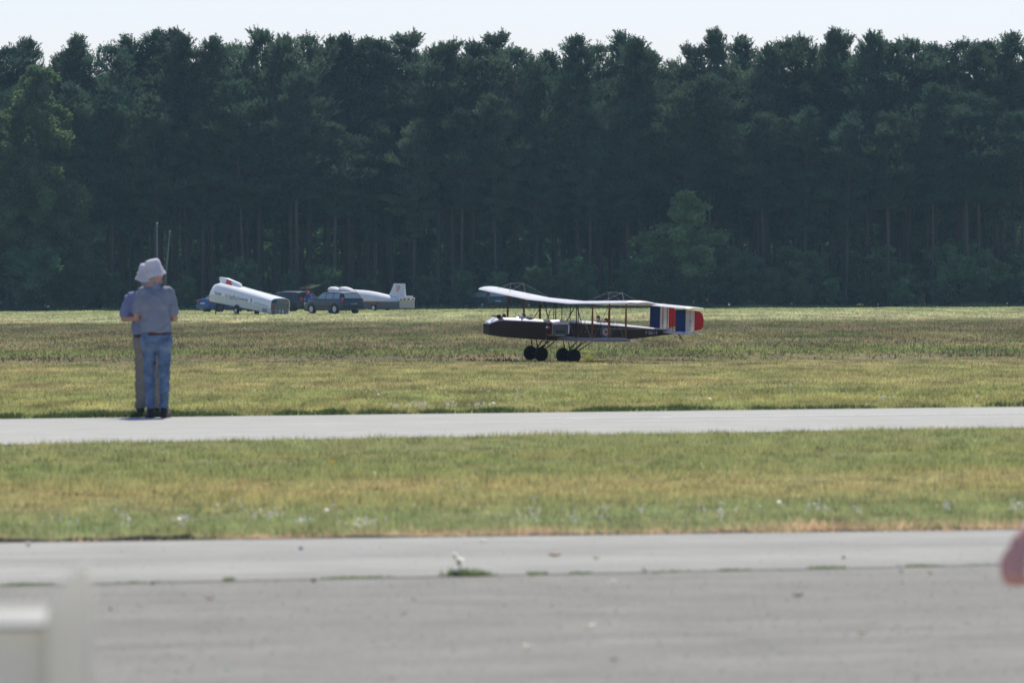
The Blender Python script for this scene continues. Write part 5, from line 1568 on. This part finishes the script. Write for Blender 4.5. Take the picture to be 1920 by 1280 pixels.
# ------------------------------------------------------------------ litter on the apron: petals, pebbles, leaves
m_pet = mat('pale_petal', (0.88, 0.85, 0.76), rough=.6, transl=.4)
m_tan = mat('tan_leaf', (0.52, 0.38, 0.27), rough=.7, transl=.1, noise_amt=.2, noise_scale=60)
m_brown = mat('brown_leaf', (0.26, 0.18, 0.14), rough=.8, noise_amt=.2, noise_scale=60)
m_stone = mat('pebble_stone', (0.60, 0.57, 0.52), rough=.8, noise_amt=.2, noise_scale=40)
def leaf(px, py, wpx, m, name, label, cat, group=None, flat=.35, seed=0):
    p = ground(px, py, .012); s = wpx / F * p.y
    rs_ = random.Random(int(px * 7 + py))
    mb = MB(); N = 8; rings = []
    if cat == 'pebble':
        mb.ball((0, 0, s * flat * .5), (s * .5, s * .4, s * flat * .6), Matrix.Rotation(rs_.uniform(0, 3), 3, 'Z'), 9, 6)
        mb.v = [tuple(c * (1 + rs_.uniform(-.08, .08)) for c in v) for v in mb.v]
        o = mb.build(name, m, None, smooth=True)
    else:
        for i in range(7):
            t = i / 6 - .5; w = math.cos(t * 2.7) * .32 * s + .001
            z = s * flat * (abs(t) * 1.2 + .12 * rs_.random())
            rings.append([(t * s, -w, z + w * .55), (t * s, 0, z * .6 + .002), (t * s, w, z + w * .7)])
        mb.loft(rings, cap=False, closed=False); o = mb.build(name, m, None, smooth=True)
        o.modifiers.new('s', 'SOLIDIFY').thickness = .0012
        o.rotation_euler = (0, 0, rs_.uniform(-.6, .6))
    o.location = (p.x, p.y, .012)
    return tag(o, label, cat, group)
LG, PG = 'fallen leaves on the paving', 'pebbles on the paving'
for a in [(1106, 1179, 24, m_pet, 'fallen_petal', 'large pale curled petal in the middle of the asphalt, casting a shadow', 'petal', LG, .6),
          (988, 1216, 22, m_pet, 'fallen_petal', 'cream petal lying lowest and left of the large pale one', 'petal', LG, .5),
          (1150, 1238, 16, m_brown, 'fallen_leaf', 'faint brownish leaf near the bottom, right of the cream petal', 'leaf', LG, .3),
          (1617, 1188, 18, m_tan, 'fallen_leaf', 'tan leaf alone on the right part of the asphalt', 'leaf', LG, .4),
          (1497, 1118, 20, m_brown, 'fallen_leaf', 'dark brown leaf on the asphalt right of centre', 'leaf', LG, .3),
          (1149, 1092, 16, m_pet, 'fallen_petal', 'dull pale petal just below the weedy joint', 'petal', LG, .3),
          (1209, 1073, 14, m_pet, 'pebble', 'bright white pebble on the weedy joint, brightest spot there', 'pebble', PG, .7),
          (1118, 1048, 13, m_tan, 'fallen_leaf', 'small yellowish leaf on the pale concrete strip', 'leaf', LG, .4),
          (1040, 1043, 24, m_tan, 'fallen_leaf', 'long tan-brown leaf on the pale concrete strip', 'leaf', LG, .3),
          (1690, 1072, 11, m_pet, 'pebble', 'upper of two small white pebbles by the joint at right', 'pebble', PG, .7),
          (1691, 1093, 9, m_pet, 'pebble', 'lower of two small white pebbles by the joint at right', 'pebble', PG, .7),
          (1745, 1077, 11, m_tan, 'fallen_leaf', 'upright tan leaf near the joint at right', 'leaf', LG, .9),
          (393, 1124, 17, m_tan, 'fallen_leaf', 'pinkish tan leaf on the asphalt right of the fence post', 'leaf', LG, .6),
          (758, 1149, 15, m_tan, 'fallen_leaf', 'faint tan leaf left of centre on the asphalt', 'leaf', LG, .3),
          (207, 1142, 8, m_brown, 'pebble', 'dark pebble close beside the fence post', 'pebble', PG, .5),
          (286, 1095, 8, m_brown, 'pebble', 'dark pebble on the joint above the fence post', 'pebble', PG, .6),
          (588, 1090, 10, m_brown, 'pebble', 'dark brown pebble at the start of the mossy run', 'pebble', PG, .6),
          (564, 1030, 10, m_stone, 'pebble', 'grey pebble on the pale concrete strip', 'pebble', PG, .6),
          (53, 1024, 12, m_pet, 'pebble', 'white pebble under the dark turf edge at left', 'pebble', PG, .7),
          (906, 1017, 16, m_pet, 'fallen_petal', 'cream petal at the grass edge in the middle', 'petal', LG, .4),
          (776, 1124, 9, m_stone, 'pebble', 'tiny grey pebble on the asphalt above the faint leaf', 'pebble', PG, .5),
          (425, 1256, 11, mat('green_bokeh', (.35, .55, .45), rough=.1), 'bokeh_spot', 'small greenish chip added for a lens bokeh spot, bottom left of the asphalt', 'bokeh spot', None, .5),  # added piece standing in for a lens bokeh circle
          (1582, 1047, 9, m_stone, 'pebble', 'dark grey pebble on the pale strip toward the right', 'pebble', PG, .7)]:
    leaf(*a)
# fine grit scattered on the asphalt and the strip, far too much to count
def grit(n, r0, r1, m, nm):
    y = RNG.uniform(21, 38, n); x = RNG.uniform(-1, 1, n) * y * .088
    V = []
    r = r0 + (r1 - r0) * RNG.random(n) ** 3
    C = np.stack([x, y, np.full(n, .011)], 1)
    top = C + np.stack([RNG.normal(0, .2, n) * r, RNG.normal(0, .2, n) * r, r * .9], 1)
    ang = RNG.uniform(0, 6.28, n)
    B = [C + np.stack([np.cos(ang + k * 2.094) * r, np.sin(ang + k * 2.094) * r, np.zeros(n)], 1) for k in range(3)]
    V = np.stack([B[0], B[1], top, B[1], B[2], top, B[2], B[0], top], 1).reshape(-1, 3)
    tag(link(nm, tri_mesh(nm, V, mats=[m])), kind='stuff')
grit(2600, .0015, .008, mat('pale_grit', (.5, .48, .44), rough=.9), 'grit')
grit(1800, .0015, .007, mat('dark_grit', (.07, .065, .06), rough=.9), 'grit')
# dandelion clump growing from the joint
m_fluff = mat('seed_fluff', (0.9, 0.88, 0.82), transl=.85)
cp = ground(868, 1078, .012)
cl = empty('dandelion_clump', (cp.x, cp.y, .01), 0, 'tuft of weeds with white seed heads growing in the paving joint', 'plant')
n = 420
x = RNG.normal(.01, .045, n); y = RNG.normal(0, .03, n)
V = blades(x, y, .015 + .045 * RNG.random(n), .008 + .012 * RNG.random(n), .8)
me = tri_mesh('leaves', V, mats=[m_moss]); link('leaves', me, cl)
n = 160
V = blades(RNG.normal(.09, .03, n), RNG.normal(0, .02, n), .015 + .03 * RNG.random(n), .008 + .012 * RNG.random(n), .9)
link('leaves', tri_mesh('leaves', V, mats=[m_moss]), cl)
for (px, py, r) in ((861, 1052, .022), (852, 1041, .014)):
    q = at(px, py, cp.y) - Vector((cp.x, cp.y, .01))
    MB().tube([(0, 0, 0), (q.x * .5, q.y, q.z * .6), tuple(q)], .0012, 5).build('stem', m_moss, cl)
    n = 130; dd = unit(RNG.normal(size=(n, 3)))
    V = spikes(np.tile(np.array(tuple(q)), (n, 1)), dd, r * 1.3, .012)
    link('seed_head', tri_mesh('seed_head', V, mats=[m_fluff]), cl)
MB().ball((-.02, -.03, .012), (.02, .015, .014)).build('dry_leaf', m_tan, cl)
# loose tuft beside the biplane wheels
q = ground(1103, 676)
yt = empty('flowering_weed', (q.x, q.y, 0), 0, 'yellow-green flowering weed beside the near wheels of the biplane', 'plant')
n = 160; V = blades(RNG.normal(0, .05, n), RNG.normal(0, .05, n), .06 + .12 * RNG.random(n), .012 + .01 * RNG.random(n), .5)
link('leaves', tri_mesh('leaves', V, mats=[mat('yellow_green_leaf', (.42, .44, .12), transl=.4)]), yt)

# ------------------------------------------------------------------ air
hz = MB(); hz.box((0, 640, 12.5), (1700, 1640, 28))
ho = hz.build('haze', [])
vm = bpy.data.materials.new('haze'); vm.use_nodes = True
n, l = vm.node_tree.nodes, vm.node_tree.links
n.remove(n['Principled BSDF'])
pv = n.new('ShaderNodeVolumePrincipled'); pv.inputs['Color'].default_value = (0.50, 0.80, 1.0, 1); pv.inputs['Density'].default_value = HAZE; pv.inputs['Anisotropy'].default_value = .2
l.new(pv.outputs[0], n['Material Output'].inputs['Volume'])
ho.data.materials.append(vm)
tag(ho, kind='stuff')
